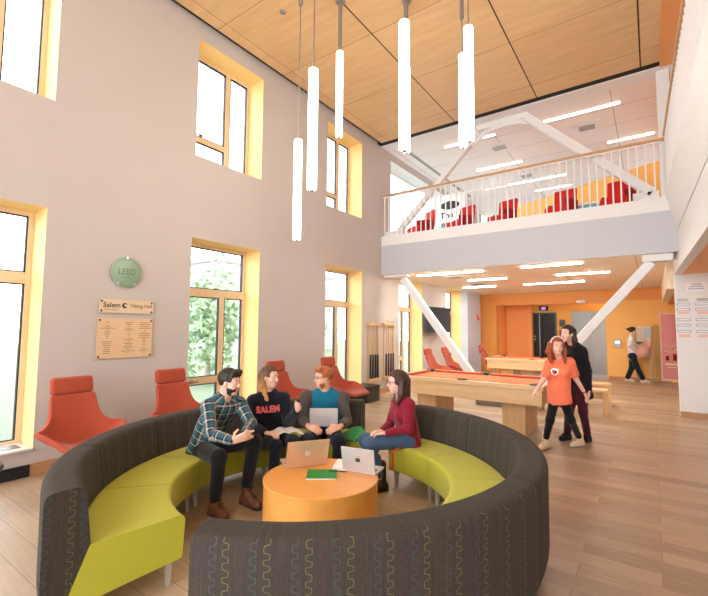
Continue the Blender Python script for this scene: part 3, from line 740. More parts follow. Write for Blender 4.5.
# ------------------------------------------------------------------ pool tables, bench
def make_pool(label):
    r = empty('pool_table', label, 'pool table'); L, W, H = 1.21, .70, .80
    mb = MB(); mb.box((-L+.03,-W+.03,.52),(L-.03,W-.03,.735)); mb.build('cabinet', M['maple'], r, bevel=.006)
    mb = MB()
    for a, b in (((-L,-W,.735),(L,-W+.13,.80)), ((-L,W-.13,.735),(L,W,.80)), ((-L,-W+.13,.735),(-L+.13,W-.13,.80)), ((L-.13,-W+.13,.735),(L,W-.13,.80))): mb.box(a, b)
    mb.build('rail_frame', M['maple'], r, bevel=.006)
    mb = MB(); mb.box((-L+.12,-W+.12,.74),(L-.12,W-.12,.770)); mb.build('cloth_bed', M['felt'], r)
    c = MB(); h0, h1 = .770, .806
    def cush(a, b, n):
        a = Vector(a); b = Vector(b); n = Vector(n); d = (b-a).normalized()*.045
        MBc = MB(); MBc.add([a+Vector((0,0,h0)), b+Vector((0,0,h0)), b-d+n*.055+Vector((0,0,h0+.012)), a+d+n*.055+Vector((0,0,h0+.012)), a+Vector((0,0,h1)), b+Vector((0,0,h1)), b-d+n*.055+Vector((0,0,h1-.006)), a+d+n*.055+Vector((0,0,h1-.006))], HF)
        MBc.build('cushion', M['felt2'], r)
    for s in (-1, 1):
        for q in (-1, 1): cush((q*.07, s*(W-.125), 0), (q*(L-.21), s*(W-.125), 0), (0,-s,0))
        cush((s*(L-.125), -W+.21, 0), (s*(L-.125), W-.21, 0), (-s,0,0))
    for x, y in [(sx*(L-.13), sy*(W-.13)) for sx in (-1,1) for sy in (-1,1)]+[(0,W-.10),(0,-W+.10)]:
        mb = MB(); mb.lathe([(.0,.765),(.055,.772),(.06,.80),(.085,.812),(.088,.80)], (x,y,0), 20); mb.build('pocket', M['black'], r, smooth=40)
    for s in (-1, 1):
        mb = MB(); mb.box((s*.72-.17,-.40,0),(s*.72+.17,.40,.52)); mb.build('pedestal', M['maplez'], r, bevel=.006)
    return r
pa = make_pool('near maple pool table with orange cloth, behind the woman in maroon'); pa.location = (-2.47,7.03,0); pa['group'] = 'pool tables'
pb = copy_tree(pa); pb.location = (-2.62,12.45,0); pb['label'] = 'far maple pool table with orange cloth before the lift lobby'
def make_bench(label):
    r = empty('bench', label, 'bench'); mb = MB(); mb.box((-.6,-.19,.42),(.6,.19,.47)); mb.build('seat', M['maple'], r, bevel=.006)
    for s in (-1, 1):
        mb = MB(); mb.box((s*.56-.04,-.18,0),(s*.56+.04,.18,.42)); mb.build('side_panel', M['maplez'], r, bevel=.005)
    mb = MB(); mb.box((-.52,-.02,.28),(.52,.02,.42)); mb.build('apron', M['maple'], r)
    return r
b = make_bench('pale wood bench just right of the woman in black'); b.location = (-1.33,9.3,0); b.rotation_euler.z = .06; b['group'] = 'pale wood benches'
b2 = copy_tree(b); b2.location = (-1.35,10.4,0); b2['label'] = 'second pale wood bench farther back behind the two women'

# ------------------------------------------------------------------ cue racks, television, wall fittings
cue0 = None
names = ['first', 'second', 'third', 'fourth']
for ri, (y0, y1, rl) in enumerate(((8.22,8.68,'left'), (8.93,9.42,'right'))):
    r = empty('cue_rack', 'wooden wall cue rack, %s one of the pair beside the yellow reveal' % rl, 'cue rack', (XW, y0, .35), group='cue racks')
    w = y1-y0
    for nm, z0, z1, dx in (('top_rail',1.31,1.38,.075), ('bottom_rail',0,.07,.10)):
        mb = MB(); mb.box((.001,-.04,z0),(dx,w+.04,z1)); mb.build(nm, M['maple'], r, bevel=.005)
    for y in (0, w-.035):
        mb = MB(); mb.box((.001,y,.07),(.022,y+.035,1.31)); mb.build('upright', M['maplez'], r)
    for i in range(4):
        lab = 'pool cue with a dark butt, %s from the left in the %s cue rack' % (names[i], rl)
        if cue0 is None:
            e = empty('pool_cue', lab, 'pool cue'); cue0 = e
            mb = MB(); mb.tube([(0,0,0),(0,0,.55)], [.026,.020], 10); mb.build('butt', M['black'], e, smooth=60)
            mb = MB(); mb.tube([(0,0,.55),(0,0,1.38)], [.016,.007], 10); mb.build('shaft', M['maplez'], e, smooth=60)
        else: e = copy_tree(cue0); e['label'] = lab
        e['group'] = 'pool cues in the wall racks'; e.location = (XW+.055, y0+.07+i*(w-.14)/3, .42)
r = empty('television', 'black flat television on a wall arm, half hidden by the sloping brace', 'television', (-5.2,11.65,1.86), -.12)
mb = MB(); mb.box((-.03,-.66,-.38),(.03,.66,.38)); mb.build('screen_housing', M['black'], r, bevel=.01); mb = MB(); mb.box((.0301,-.63,-.35),(.032,.63,.35)); mb.build('screen', M['screen'], r)
mb = MB(); mb.box((-.262,-.1,-.1),(-.03,.1,.1)); mb.build('wall_mount', M['black'], r)

def wallsign_round():
    r = empty('round_sign', 'round frosted green certification sign reading LEED on the left wall', 'sign', (XW+.03, 2.63, 2.29))
    R = Matrix.Rotation(PI/2, 4, 'Y'); mb = MB(); mb.lathe([(.185,-.004),(.19,-.002),(.19,.003),(.186,.006)], n=64, M=R); mb.build('glass_disc', M['signgreen'], r, smooth=40)
    F = frame((.0075,0,.0), (0,1,0), (0,0,1)); text_mesh('LEED', .115, F, 'lettering', M['inkgreen'], r, sx=.85)
    text_mesh('CERTIFIED', .022, frame((.0075,0,-.07), (0,1,0), (0,0,1)), 'small_lettering', M['inkgreen'], r)
    mb = MB(); mb.tube([(.0065, math.cos(a*PI/24)*.165, math.sin(a*PI/24)*.165) for a in range(49)], .0015, 5, cap=False); mb.build('etched_ring', M['inkgreen'], r)
    for a in (90, 235, 305):
        y, z = .185*math.cos(math.radians(a)), .185*math.sin(math.radians(a))
        mb = MB(); mb.box((-.03,y-.015,z-.018),(.012,y+.015,z+.018)); mb.build('clip', M['chrome'], r, bevel=.003)
wallsign_round()
def plaque(name, label, y0, y1, z0, z1):
    r = empty(name, label, 'sign', (XW+.018, (y0+y1)/2, (z0+z1)/2)); w, h = (y1-y0)/2, (z1-z0)/2
    mb = MB(); mb.box((0,-w,-h),(.008,w,h)); mb.build('plate', M['gold'], r, bevel=.002)
    for sy in (-1, 1):
        for sz in (-1, 1):
            mb = MB(); mb.lathe([(.012,-.018),(.012,.014),(.0,.015)], (0,0,0), 12, Matrix.Translation((0, sy*(w-.025), sz*(h-.025))) @ Matrix.Rotation(PI/2, 4, 'Y')); mb.build('standoff_bolt', M['black'], r, smooth=40)
    return r, w, h
Y, Z = (0,1,0), (0,0,1)
r, w, h = plaque('name_plate', 'narrow tan sign plate reading Salem and Viking Hall', 2.325, 3.0, 1.765, 1.935)
text_mesh('Salem', .088, frame((.0085,-.19,.012), Y, Z), 'lettering', M['ink'], r, bold=.0012)
text_mesh('Viking Hall', .066, frame((.0085,.175,.012), Y, Z), 'lettering', M['inkbrown'], r, bold=.001)
text_mesh('STATE UNIVERSITY', .02, frame((.0085,-.19,-.045), Y, Z), 'small_lettering', M['inkbrown'], r)
mb = MB(); mb.prism([(.008, -.035+.034*math.cos(t), .012+.034*math.sin(t)) for t in [k*PI/20 for k in range(2,36)]]+[(.008, -.026+.017*math.cos(t), .016+.018*math.sin(t)) for t in [k*PI/20 for k in range(35,1,-3)]], (.0012,0,0)); mb.build('emblem', M['ink'], r)
r, w, h = plaque('donor_plate', 'large tan sign plate with columns of small names under the name plate', 2.315, 3.0, 1.205, 1.70)
t = NT('printed_name_columns'); sp = t.new('ShaderNodeSeparateXYZ'); t.l.new(t.coord(), sp.inputs[0]); yy, zz = sp.outputs[1], sp.outputs[2]
rows = t.m('DIVIDE', zz, .024); rid = t.m('FLOOR', rows); msk = None
for ci, cyy in enumerate((-.225, .035, .235)):
    wn = t.new('ShaderNodeTexWhiteNoise', noise_dimensions='1D'); t.l.new(t.m('ADD', rid, 31.3*(ci+1)), wn.inputs['W'])
    a = t.m('LESS_THAN', t.m('ABSOLUTE', t.m('SUBTRACT', yy, cyy)), t.m('MULTIPLY', wn.outputs[0], .085)); msk = a if msk is None else t.m('MAXIMUM', msk, a)
msk = t.m('MULTIPLY', msk, t.m('LESS_THAN', t.m('SUBTRACT', rows, rid), .36)); msk = t.m('MULTIPLY', msk, t.m('LESS_THAN', t.m('ABSOLUTE', zz), .205))
t.base(t.mix(t.m('MULTIPLY', msk, .75), sr(226, 192, 150), sr(120, 92, 68)), .4)
for ch in r.children:
    if ch.name.startswith('plate'): ch.data.materials[0] = t.mat

# far wall fittings
yw = YF
r = empty('wall_panel_box', 'small grey control box on the yellow-orange wall', 'control box', (-.93, yw, 1.16)); mb = MB(); mb.box((-.11,-.08,-.13),(.11,0,.13)); mb.build('housing', M['greymetal'], r, bevel=.008); mb = MB(); mb.box((-.07,-.085,.0),(.07,-.08,.09)); mb.build('face_plate', M['chrome'], r)
r = empty('display_stand', 'tall leaflet display stand behind the woman with the pink bag', 'display stand', (-.24, yw-.12, 0))
for x in (-.19, .19):
    mb = MB(); mb.box((x-.015,-.015,0),(x+.015,.015,1.72)); mb.build('post', M['greymetal'], r)
mb = MB(); mb.box((-.19,-.012,.75),(.19,.0,1.72)); mb.build('backing_board', M['bulk'], r)
for a, b, m, nm in (((-.17,1.28),(-.01,1.68),'gold','leaflet_panel'), ((.01,1.36),(.18,1.68),'greymetal','leaflet_panel'), ((-.17,1.10),(-.0,1.24),'green','leaflet_panel'), ((.01,.86),(.18,1.32),'salmon','leaflet_panel')):
    mb = MB(); mb.box((a[0],-.02,a[1]),(b[0],-.0125,b[1])); mb.build(nm, M[m], r)
for x in (-.19,.19):
    mb = MB(); mb.box((x-.02,-.12,0),(x+.02,.10,.03)); mb.build('foot', M['greymetal'], r)
r = empty('framed_poster', 'tall pink poster in a cream frame at the far passage', 'poster', (.41, yw, .06))
mb = MB(); mb.box((-.23,-.04,0),(.3,0,2.08)); mb.build('poster_frame', M['pframe'], r, bevel=.004); mb = MB(); mb.box((-.19,-.044,.05),(.26,-.0405,2.03)); mb.build('poster_print', M['poster'], r)
mb = MB()
for z, ph in ((1.06,0),(.90,1.5)): mb.tube([(-.15+.36*t, -.047, z+.045*math.sin(ph+t*22)+.03*math.sin(t*9)) for t in [i/40 for i in range(41)]], .009, 6)
mb.build('script_flourish', M['pframe'], r, smooth=60)
mb = MB(); mb.box((-.1,-.046,.62),(-.02,-.044,.76)); mb.box((.08,-.046,.62),(.17,-.044,.82)); mb.build('bottle_print', M['darkred'], r)
mb = MB(); mb.box((-.12,-.046,.48),(.2,-.044,.54)); mb.box((-.08,-.046,.40),(.16,-.044,.43)); mb.build('caption_lines', M['pframe'], r)
mb = MB(); mb.box((.045,yw-.05,0),(.165,yw,1.77)); tag(mb.build('olive_panel', M['olive'], bevel=.004), 'narrow olive panel left of the pink poster', 'panel')
r = empty('lift_doors', 'dark glass lift doors in the orange lobby', 'lift doors', (-3.42, 17.45, 0))
mb = MB()
for a, b in (((-.44,0,0),(-.39,.15,2.2)), ((.39,0,0),(.44,.15,2.2)), ((-.44,0,2.2),(.44,.15,2.25))): mb.box(a, b)
mb.build('door_frame', M['black'], r)
for s in (-1, 1):
    mb = MB(); mb.box((min(s*.005,s*.39),.03,0),(max(s*.005,s*.39),.06,2.2)); mb.build('door_leaf', M['screen'], r, bevel=.003)
mb = MB(); mb.box((-.16,.02,0),(-.13,.029,2.2)); mb.build('edge_strip', M['greymetal'], r)
mb = MB(); mb.box((-.35,.02,1.3),(-.29,.03,1.36)); mb.box((-.35,.02,1.18),(-.29,.03,1.24)); mb.build('floor_numbers', M['greymetal'], r)
r = empty('lift_indicator', 'small lit floor indicator above the dark lift doors', 'indicator', (-3.42, 17.58, 2.42)); mb = MB(); mb.box((-.16,-.05,-.09),(.16,.015,.09)); mb.build('housing', M['black'], r); mb = MB(); mb.box((-.08,-.053,-.05),(.08,-.0505,.05)); mb.build('display', M['screenlit'], r)
r = empty('lift_doors', 'brushed steel lift doors behind the right sloping brace', 'lift doors', (-1.85, 17.55, 0))
for s in (-1, 1):
    mb = MB(); mb.box((min(s*.004,s*.52),0,0),(max(s*.004,s*.52),.04,2.2)); mb.build('door_leaf', M['steel'], r, bevel=.003)
mb = MB()
for a, b in (((-.6,-.02,0),(-.52,.05,2.28)), ((.52,-.02,0),(.58,.05,2.28)), ((-.52,-.02,2.2),(.52,.05,2.28))): mb.box(a, b)
mb.build('door_frame', M['steel'], r)
for x, z, l in ((-2.78,1.85,'upper'), (-2.78,1.45,'lower')):
    mb = MB(); mb.box((x-.1,17.57,z-.13),(x+.1,17.6,z+.13)); tag(mb.build('call_panel', M['black'], bevel=.004), '%s small black panel on the wall between the two lifts' % l, 'panel')
r = empty('emergency_light', 'small white emergency light on the orange header above the steel lift', 'emergency light', (-1.95,YF,2.55)); mb = MB(); mb.box((-.13,-.06,-.05),(.13,0,.05)); mb.build('housing', M['white'], r, bevel=.01)
for s in (-1,1):
    mb = MB(); mb.lathe([(.0,-.09),(.045,-.085),(.05,-.06)], n=16, M=Matrix.Translation((s*.07,0,0)) @ Matrix.Rotation(PI/2,4,'X') @ Matrix.Diagonal((1,1,-1,1))); mb.build('lamp_head', M['white'], r, smooth=40)
r = empty('fire_alarm', 'small red fire alarm on the grey column', 'fire alarm', (-5.22,15.2,2.03)); mb = MB(); mb.box((0,-.07,-.1),(.04,.07,.1)); mb.build('housing', M['red'], r, bevel=.006); mb = MB(); mb.box((.04,-.04,.0),(.05,.04,.07)); mb.build('strobe', M['white'], r)
# notices on the white wall
yn = 9.928
r = empty('paper_notice', 'printed heading sheet at the top of the white wall', 'paper notice', (.69, yn, 2.40)); mb = MB(); mb.box((-.155,-.003,-.09),(.155,0,.09)); mb.build('sheet', M['paper'], r)
mb = MB()
for i, (a, b) in enumerate(((-.06,.08),(-.09,.10),(-.12,.12))): mb.box((a,-.0042,.045-i*.04),(b,-.0031,.062-i*.04))
mb.build('printed_lines', M['blueink'], r)
ordn = ['topmost','second','third','fourth','fifth','sixth','seventh','lowest']
for ci, (xc, hw, col) in enumerate(((.49,.10,'left'), (.79,.13,'right'))):
    for k, (z, m) in enumerate(((2.17,'greymetal'),(2.09,'blueink'),(1.99,'blueink'),(1.93,'salmon'),(1.80,'blueink'),(1.70,'blueink'),(1.58,'blueink'),(1.50,'salmon'))):
        w = hw*(1 if m == 'blueink' else .8)
        r = empty('paper_strip', '%s paper strip in the %s column on the white notice wall' % (ordn[k], col), 'paper strip', (xc, yn, z), group='paper strips on the white wall')
        mb = MB(); mb.box((-w,-.002,-.024),(w,0,.024)); mb.build('strip', M[m], r)
        if m == 'blueink': mb = MB(); mb.box((-w+.012,-.0035,-.012),(w-.012,-.0021,.012)); mb.build('blank_band', M['paper'], r)

# ------------------------------------------------------------------ upstairs lounge
def make_arm(label):
    r = empty('armchair', label, 'armchair')
    mb = MB(); mb.box((-.30,-.18,.16),(.30,.36,.44)); mb.build('seat', M['red'], r, bevel=.06, seg=4)
    mb = MB()
    out = [(.40*math.cos(t), .02+.40*math.sin(t)) for t in [PI*(-.10)+PI*1.2*-k/20 for k in range(21)]]
    vs = []
    for x, y in out:
        for q, z in ((1,.12),(1.0,.58),(.86,.60),(.84,.14)): vs.append((x*q, y*q, z))
    fs = [(4*i+j, 4*i+(j+1)%4, 4*i+4+(j+1)%4, 4*i+4+j) for i in range(20) for j in range(4)]+[(0,1,2,3),(83,82,81,80)]
    mb.add(vs, fs); mb.build('arm_shell', M['darkred'], r, smooth=50)
    mb = MB(); mb.box((-.28,-.05,-.30),(.28,.05,.30), Matrix.Translation((0,-.30,.72)) @ Matrix.Rotation(.16,4,'X')); mb.build('backrest', M['red'], r, bevel=.04, seg=4)
    for sx in (-1,1):
        for sy in (-1,1):
            mb = MB(); mb.tube([(sx*.24,sy*.2,0),(sx*.22,sy*.18,.17)], .015, 8); mb.build('leg', M['chrome'], r, smooth=60)
    return r
proto = None
for x, y, a, lab in ((-4.75,9.65,150,'red armchair at the far left behind the balcony railing'), (-3.75,9.75,160,'red armchair behind the railing beside the glass screen'), (-2.75,9.8,165,'red armchair behind the railing left of the middle'), (-1.5,9.75,168,'red armchair behind the middle right of the railing'), (-.48,9.75,170,'red armchair behind the right upper brace')):
    if proto is None: proto = make_arm(lab); o = proto
    else: o = copy_tree(proto); o['label'] = lab
    o['group'] = 'red armchairs upstairs'; o.scale = (.82,.82,.80); o.location = (x, y, 3.85); o.rotation_euler.z = math.radians(a)
r = empty('upstairs_table', 'small pale low table with aqua sides between two red armchairs upstairs', 'table', (-1.0,10.3,3.85)); mb = MB(); mb.lathe([(.28,0),(.28,.42)], n=24); mb.build('table_body', M['aqua'], r, smooth=40); mb = MB(); mb.lathe([(.31,.42),(.31,.46)], n=24); mb.build('tabletop', M['paper'], r, smooth=40)
r = empty('aqua_stool', 'small aqua stool behind the left end of the railing', 'stool', (-4.38,10.3,3.85)); mb = MB(); mb.lathe([(.17,0),(.19,.2),(.17,.42)], n=24); mb.build('stool_body', M['aqua'], r, smooth=40); mb = MB(); mb.lathe([(.17,.42),(.15,.45),(.0,.455)], n=24); mb.build('stool_seat', M['aqua'], r, smooth=40)
r = empty('glass_screen', 'white framed screen with dark lettering behind the left of the railing', 'screen', (-4.9,11.6,3.85))
mb = MB()
for x in (-.5,.55,1.75): mb.box((x,-.03,0),(x+.06,.03,1.75))
for z in (0,1.7): mb.box((-.5,-.028,z),(1.81,.028,z+.05))
mb.build('frame', M['white'], r); mb = MB(); mb.box((-.45,-.006,.05),(.55,.006,1.7)); mb.build('white_board', M['paper'], r)
mb = MB(); mb.box((.61,-.004,.05),(1.75,.004,1.7)); mb.build('glass_panel', M['glass'], r)
mb = MB(); mb.lathe([(0,-.012),(.30,-.011),(.30,-.007)], n=32, M=Matrix.Translation((.12,0,1.42)) @ Matrix.Diagonal((1,1,.42,1)) @ Matrix.Rotation(PI/2,4,'X') @ Matrix.Diagonal((1,1,-1,1))); mb.build('dark_bubble', M['ink'], r)
text_mesh('The', .26, frame((.02,-.008,1.12), (1,0,0), Z), 'lettering', M['ink'], r, bold=.006); text_mesh('ensal', .27, frame((.12,-.008,.86), (1,0,0), Z), 'lettering', M['ink'], r, bold=.006)
# ------------------------------------------------------------------ people: joints in metres
J = {
'plaid': dict(pelvis=(-3.519,2.493,0.459), chest=(-3.272,2.486,0.854), neck=(-3.213,2.483,0.952), head=(-3.146,2.480,1.102), rsh=(-3.230,2.316,0.893), lsh=(-3.209,2.653,0.874), relb=(-3.060,2.232,0.701), rwri=(-2.845,2.290,0.665), rhand=(-2.774,2.313,0.695), lelb=(-3.004,2.615,0.722), lwri=(-2.882,2.434,0.687), lhand=(-2.762,2.398,0.663), rhip=(-3.457,2.439,0.454), rknee=(-3.038,2.303,0.498), rank=(-3.096,2.319,0.125), rtoe=(-2.913,2.293,0.081), lhip=(-3.466,2.554,0.473), lknee=(-2.987,2.641,0.559), lank=(-3.045,2.622,0.172), ltoe=(-2.853,2.606,0.091)),
'hoodie': dict(pelvis=(-3.337,3.141,0.449), chest=(-3.310,3.105,0.799), neck=(-3.298,3.091,0.905), head=(-3.252,3.071,1.086), rsh=(-3.390,2.970,0.840), lsh=(-3.200,3.227,0.856), relb=(-3.336,2.905,0.615), rwri=(-3.063,2.856,0.586), rhand=(-2.979,2.867,0.587), lelb=(-3.088,3.179,0.630), lwri=(-2.882,3.090,0.790), lhand=(-2.815,3.059,0.840), rhip=(-3.359,3.078,0.427), rknee=(-2.960,2.890,0.474), rank=(-3.056,2.942,0.086), rtoe=(-2.893,2.877,0.049), lhip=(-3.292,3.198,0.433), lknee=(-2.876,3.034,0.503), lank=(-2.970,3.086,0.120), ltoe=(-2.819,3.013,0.079)),
'laptop': dict(pelvis=(-2.998,3.655,0.429), chest=(-2.977,3.639,0.782), neck=(-2.966,3.624,0.894), head=(-2.946,3.562,1.059), rsh=(-3.110,3.490,0.842), lsh=(-2.821,3.744,0.838), relb=(-3.085,3.404,0.612), rwri=(-2.900,3.292,0.585), rhand=(-2.811,3.282,0.580), lelb=(-2.701,3.678,0.605), lwri=(-2.641,3.476,0.588), lhand=(-2.663,3.388,0.581), rhip=(-3.044,3.574,0.416), rknee=(-2.840,3.196,0.484), rank=(-2.878,3.278,0.096), rtoe=(-2.802,3.149,0.071), lhip=(-2.905,3.698,0.412), lknee=(-2.593,3.398,0.471), lank=(-2.660,3.458,0.091), ltoe=(-2.551,3.366,0.053)),
'maroon': dict(pelvis=(-2.059,3.874,0.506), chest=(-2.089,3.803,0.794), neck=(-2.097,3.776,0.897), head=(-2.109,3.715,1.062), rsh=(-2.217,3.905,0.826), lsh=(-1.980,3.727,0.847), relb=(-2.296,3.895,0.590), rwri=(-2.282,3.711,0.555), rhand=(-2.318,3.636,0.554), lelb=(-1.948,3.646,0.635), lwri=(-2.154,3.578,0.580), lhand=(-2.272,3.545,0.559), rhip=(-2.134,3.948,0.459), rknee=(-2.460,3.667,0.446), rank=(-2.373,3.763,0.065), rtoe=(-2.443,3.664,0.058), lhip=(-2.031,3.821,0.491), lknee=(-2.304,3.506,0.466), lank=(-2.224,3.621,0.087), ltoe=(-2.281,3.509,0.060)),
'orange': dict(pelvis=(-1.055,6.259,0.693), chest=(-1.030,6.243,1.083), neck=(-1.029,6.220,1.211), head=(-1.041,6.134,1.381), rsh=(-1.150,6.226,1.138), lsh=(-0.906,6.238,1.164), relb=(-1.211,6.091,0.924), rwri=(-1.265,5.891,0.797), rhand=(-1.295,5.826,0.737), lelb=(-0.855,6.343,0.947), lwri=(-0.777,6.439,0.764), lhand=(-0.742,6.472,0.671), rhip=(-1.115,6.281,0.658), rknee=(-1.142,6.087,0.407), rank=(-1.222,6.179,0.116), rtoe=(-1.258,6.037,0.037), lhip=(-1.001,6.263,0.672), lknee=(-0.924,6.305,0.398), lank=(-0.861,6.585,0.102), ltoe=(-0.969,6.417,0.020)),
'black': dict(pelvis=(-0.894,6.806,0.823), chest=(-0.889,6.759,1.253), neck=(-0.923,6.711,1.381), head=(-0.988,6.613,1.545), rsh=(-0.974,6.829,1.304), lsh=(-0.815,6.685,1.294), relb=(-0.942,6.916,0.996), rwri=(-0.967,6.849,0.727), rhand=(-0.967,6.832,0.629), lelb=(-0.754,6.728,1.023), lwri=(-0.752,6.703,0.763), lhand=(-0.753,6.686,0.669), rhip=(-0.939,6.851,0.786), rknee=(-1.012,6.745,0.424), rank=(-1.062,6.888,0.072), rtoe=(-1.141,6.713,0.017), lhip=(-0.851,6.764,0.803), lknee=(-0.834,6.746,0.452), lank=(-0.808,6.920,0.083), ltoe=(-0.884,6.748,0.023)),
'far': dict(pelvis=(-0.534,15.568,0.832), chest=(-0.544,15.523,1.263), neck=(-0.539,15.513,1.417), head=(-0.495,15.530,1.572), rsh=(-0.509,15.319,1.344), lsh=(-0.562,15.725,1.337), relb=(-0.587,15.160,1.120), rwri=(-0.417,15.264,1.032), rhand=(-0.345,15.319,1.002), lelb=(-0.507,15.810,1.102), lwri=(-0.350,15.795,1.138), lhand=(-0.274,15.850,1.139), rhip=(-0.519,15.458,0.808), rknee=(-0.417,15.498,0.477), rank=(-0.282,15.689,0.107), rtoe=(-0.158,15.719,0.068), lhip=(-0.540,15.691,0.795), lknee=(-0.550,15.653,0.443), lank=(-0.681,15.712,0.106), ltoe=(-0.540,15.730,0.068)),
}
def nv(v): v = np.asarray(v, float); return v/np.linalg.norm(v)
class SDF:
    """smooth union / subtraction of round cones, ellipsoids, boxes and half spaces, meshed as one continuous surface"""
    def __init__(self): self.p = []
    def rc(self, a, b, ra, rb, k=.012, op='u', front=None, flat=1.0):
        a, b = np.asarray(a, float), np.asarray(b, float); R = max(ra, rb)
        fr = None if front is None else nv(front)
        def f(P):
            Q = P-a; d = b-a
            if fr is not None:
                Q = Q+(Q@fr)[..., None]*fr*(1/flat-1); d = d+(d@fr)*fr*(1/flat-1)
            t = np.clip((Q@d)/max(d@d, 1e-9), 0, 1)
            v = np.linalg.norm(Q-t[..., None]*d, axis=-1)-(ra+(rb-ra)*t)
            return v if fr is None else v*(.5+.5*flat)
        self.p.append((f, np.minimum(a, b)-R, np.maximum(a, b)+R, k, op)); return self
    def el(self, c, r, A=None, k=.012, op='u'):
        c = np.asarray(c, float); r = np.asarray(r, float); A = np.eye(3) if A is None else np.asarray(A)
        def f(P):
            q = (P-c)@A.T; k0 = np.linalg.norm(q/r, axis=-1); k1 = np.linalg.norm(q/(r*r), axis=-1)
            return k0*(k0-1)/np.maximum(k1, 1e-9)
        R = r.max(); self.p.append((f, c-R, c+R, k, op)); return self
    def bx(self, c, h, A=None, r=.01, k=.008, op='u'):
        c = np.asarray(c, float); h = np.asarray(h, float); A = np.eye(3) if A is None else np.asarray(A)
        def f(P):
            q = np.abs((P-c)@A.T)-h+r
            return np.linalg.norm(np.maximum(q, 0), axis=-1)+np.minimum(q.max(-1), 0)-r
        R = np.linalg.norm(h); self.p.append((f, c-R, c+R, k, op)); return self
    def hs(self, c, n):
        c = np.asarray(c, float); n = nv(n)
        self.p.append((lambda P: (P-c)@n, None, None, 0, 's')); return self
    def dis(self, f): self.p.append((f, None, None, 0, 'x')); return self
    def at(self, P):
        D = np.full(P.shape[:-1], 1.0)
        for f, lo, hi, k, op in self.p: D = D+f(P) if op == 'x' else self._op(D, f(P), k, op)
        return D
    @staticmethod
    def _op(D, d, k, op):
        if op == 'u':
            if k <= 0: return np.minimum(D, d)
            h = np.maximum(k-np.abs(D-d), 0)/k
            return np.minimum(D, d)-h*h*k*.25
        d = -d
        if k <= 0: return np.maximum(D, d)
        h = np.maximum(k-np.abs(D-d), 0)/k
        return np.maximum(D, d)+h*h*k*.25
    def mesh(self, vox):
        U = [q for q in self.p if q[4] == 'u']
        lo = np.min([q[1] for q in U], 0)-3*vox; hi = np.max([q[2] for q in U], 0)+3*vox
        n = np.ceil((hi-lo)/vox).astype(int)+1
        D = np.full(n, 1.0, np.float32); ax = [lo[i]+vox*np.arange(n[i]) for i in range(3)]
        for f, a, b, k, op in self.p:
            if a is None: s = [slice(0, n[i]) for i in range(3)]
            else:
                i0 = np.maximum(np.floor((a-k-2.5*vox-lo)/vox).astype(int), 0); i1 = np.minimum(np.ceil((b+k+2.5*vox-lo)/vox).astype(int)+1, n)
                if (i1 <= i0).any(): continue
                s = [slice(i0[i], i1[i]) for i in range(3)]
            P = np.stack(np.meshgrid(*[ax[i][s[i]] for i in range(3)], indexing='ij'), -1)
            s = tuple(s); D[s] = D[s]+f(P)*(np.abs(D[s]) < .05) if op == 'x' else self._op(D[s], f(P), k, op)
        I = D < 0; cnt = np.zeros(n-1, np.int8)
        offs = [(i, j, k) for i in (0, 1) for j in (0, 1) for k in (0, 1)]
        sl = lambda o: tuple(slice(o[i], n[i]-1+o[i]) for i in range(3))
        for o in offs: cnt += I[sl(o)]
        C = np.argwhere((cnt > 0) & (cnt < 8)); idx = np.full(n-1, -1, np.int32); idx[tuple(C.T)] = np.arange(len(C))
        val = {o: D[C[:, 0]+o[0], C[:, 1]+o[1], C[:, 2]+o[2]] for o in offs}
        acc = np.zeros((len(C), 3)); w = np.zeros(len(C))
        for o in offs:
            for axn in range(3):
                if o[axn]: continue
                o2 = tuple(o[i]+(i == axn) for i in range(3)); a, b = val[o], val[o2]; m = (a < 0) != (b < 0)
                t = np.where(m, a/np.where(m, a-b, 1), 0); p = np.tile(np.array(o, float), (len(C), 1)); p[:, axn] += t
                acc += p*m[:, None]; w += m
        V = lo+(C+acc/w[:, None])*vox; F = []
        for axn in range(3):
            a = [slice(0, n[i]) for i in range(3)]; b = list(a); a[axn] = slice(0, n[axn]-1); b[axn] = slice(1, n[axn])
            E = np.argwhere(I[tuple(a)] != I[tuple(b)]); u, v = (axn+1) % 3, (axn+2) % 3
            E = E[(E[:, u] > 0) & (E[:, v] > 0) & (E[:, u] < n[u]-1) & (E[:, v] < n[v]-1)]
            s = I[tuple(E.T)]; q = []
            for du, dv in ((-1, -1), (0, -1), (0, 0), (-1, 0)):
                c = E.copy(); c[:, u] += du; c[:, v] += dv; q.append(idx[tuple(c.T)])
            q = np.stack(q, 1); q[~s] = q[~s][:, ::-1]; F.append(q)
        return V, np.concatenate(F)
    def build(self, name, mat, parent, vox, origin, puv=None):
        V, F = self.mesh(vox); me = bpy.data.meshes.new(name)
        me.vertices.add(len(V)); me.vertices.foreach_set('co', (V-origin).astype(np.float32).ravel())
        me.loops.add(F.size); me.loops.foreach_set('vertex_index', F.astype(np.int32).ravel())
        me.polygons.add(len(F)); me.polygons.foreach_set('loop_start', np.arange(0, F.size, 4, dtype=np.int32)); me.polygons.foreach_set('loop_total', np.full(len(F), 4, np.int32))
        me.polygons.foreach_set('use_smooth', np.ones(len(F), bool)); me.update(calc_edges=True); me.validate()
        me.materials.append(mat)
        if puv is not None:
            at = me.attributes.new('puv', 'FLOAT_VECTOR', 'POINT'); at.data.foreach_set('vector', puv(V).astype(np.float32).ravel())
        o = bpy.data.objects.new(name, me); COL.objects.link(o); o.parent = parent
        return o

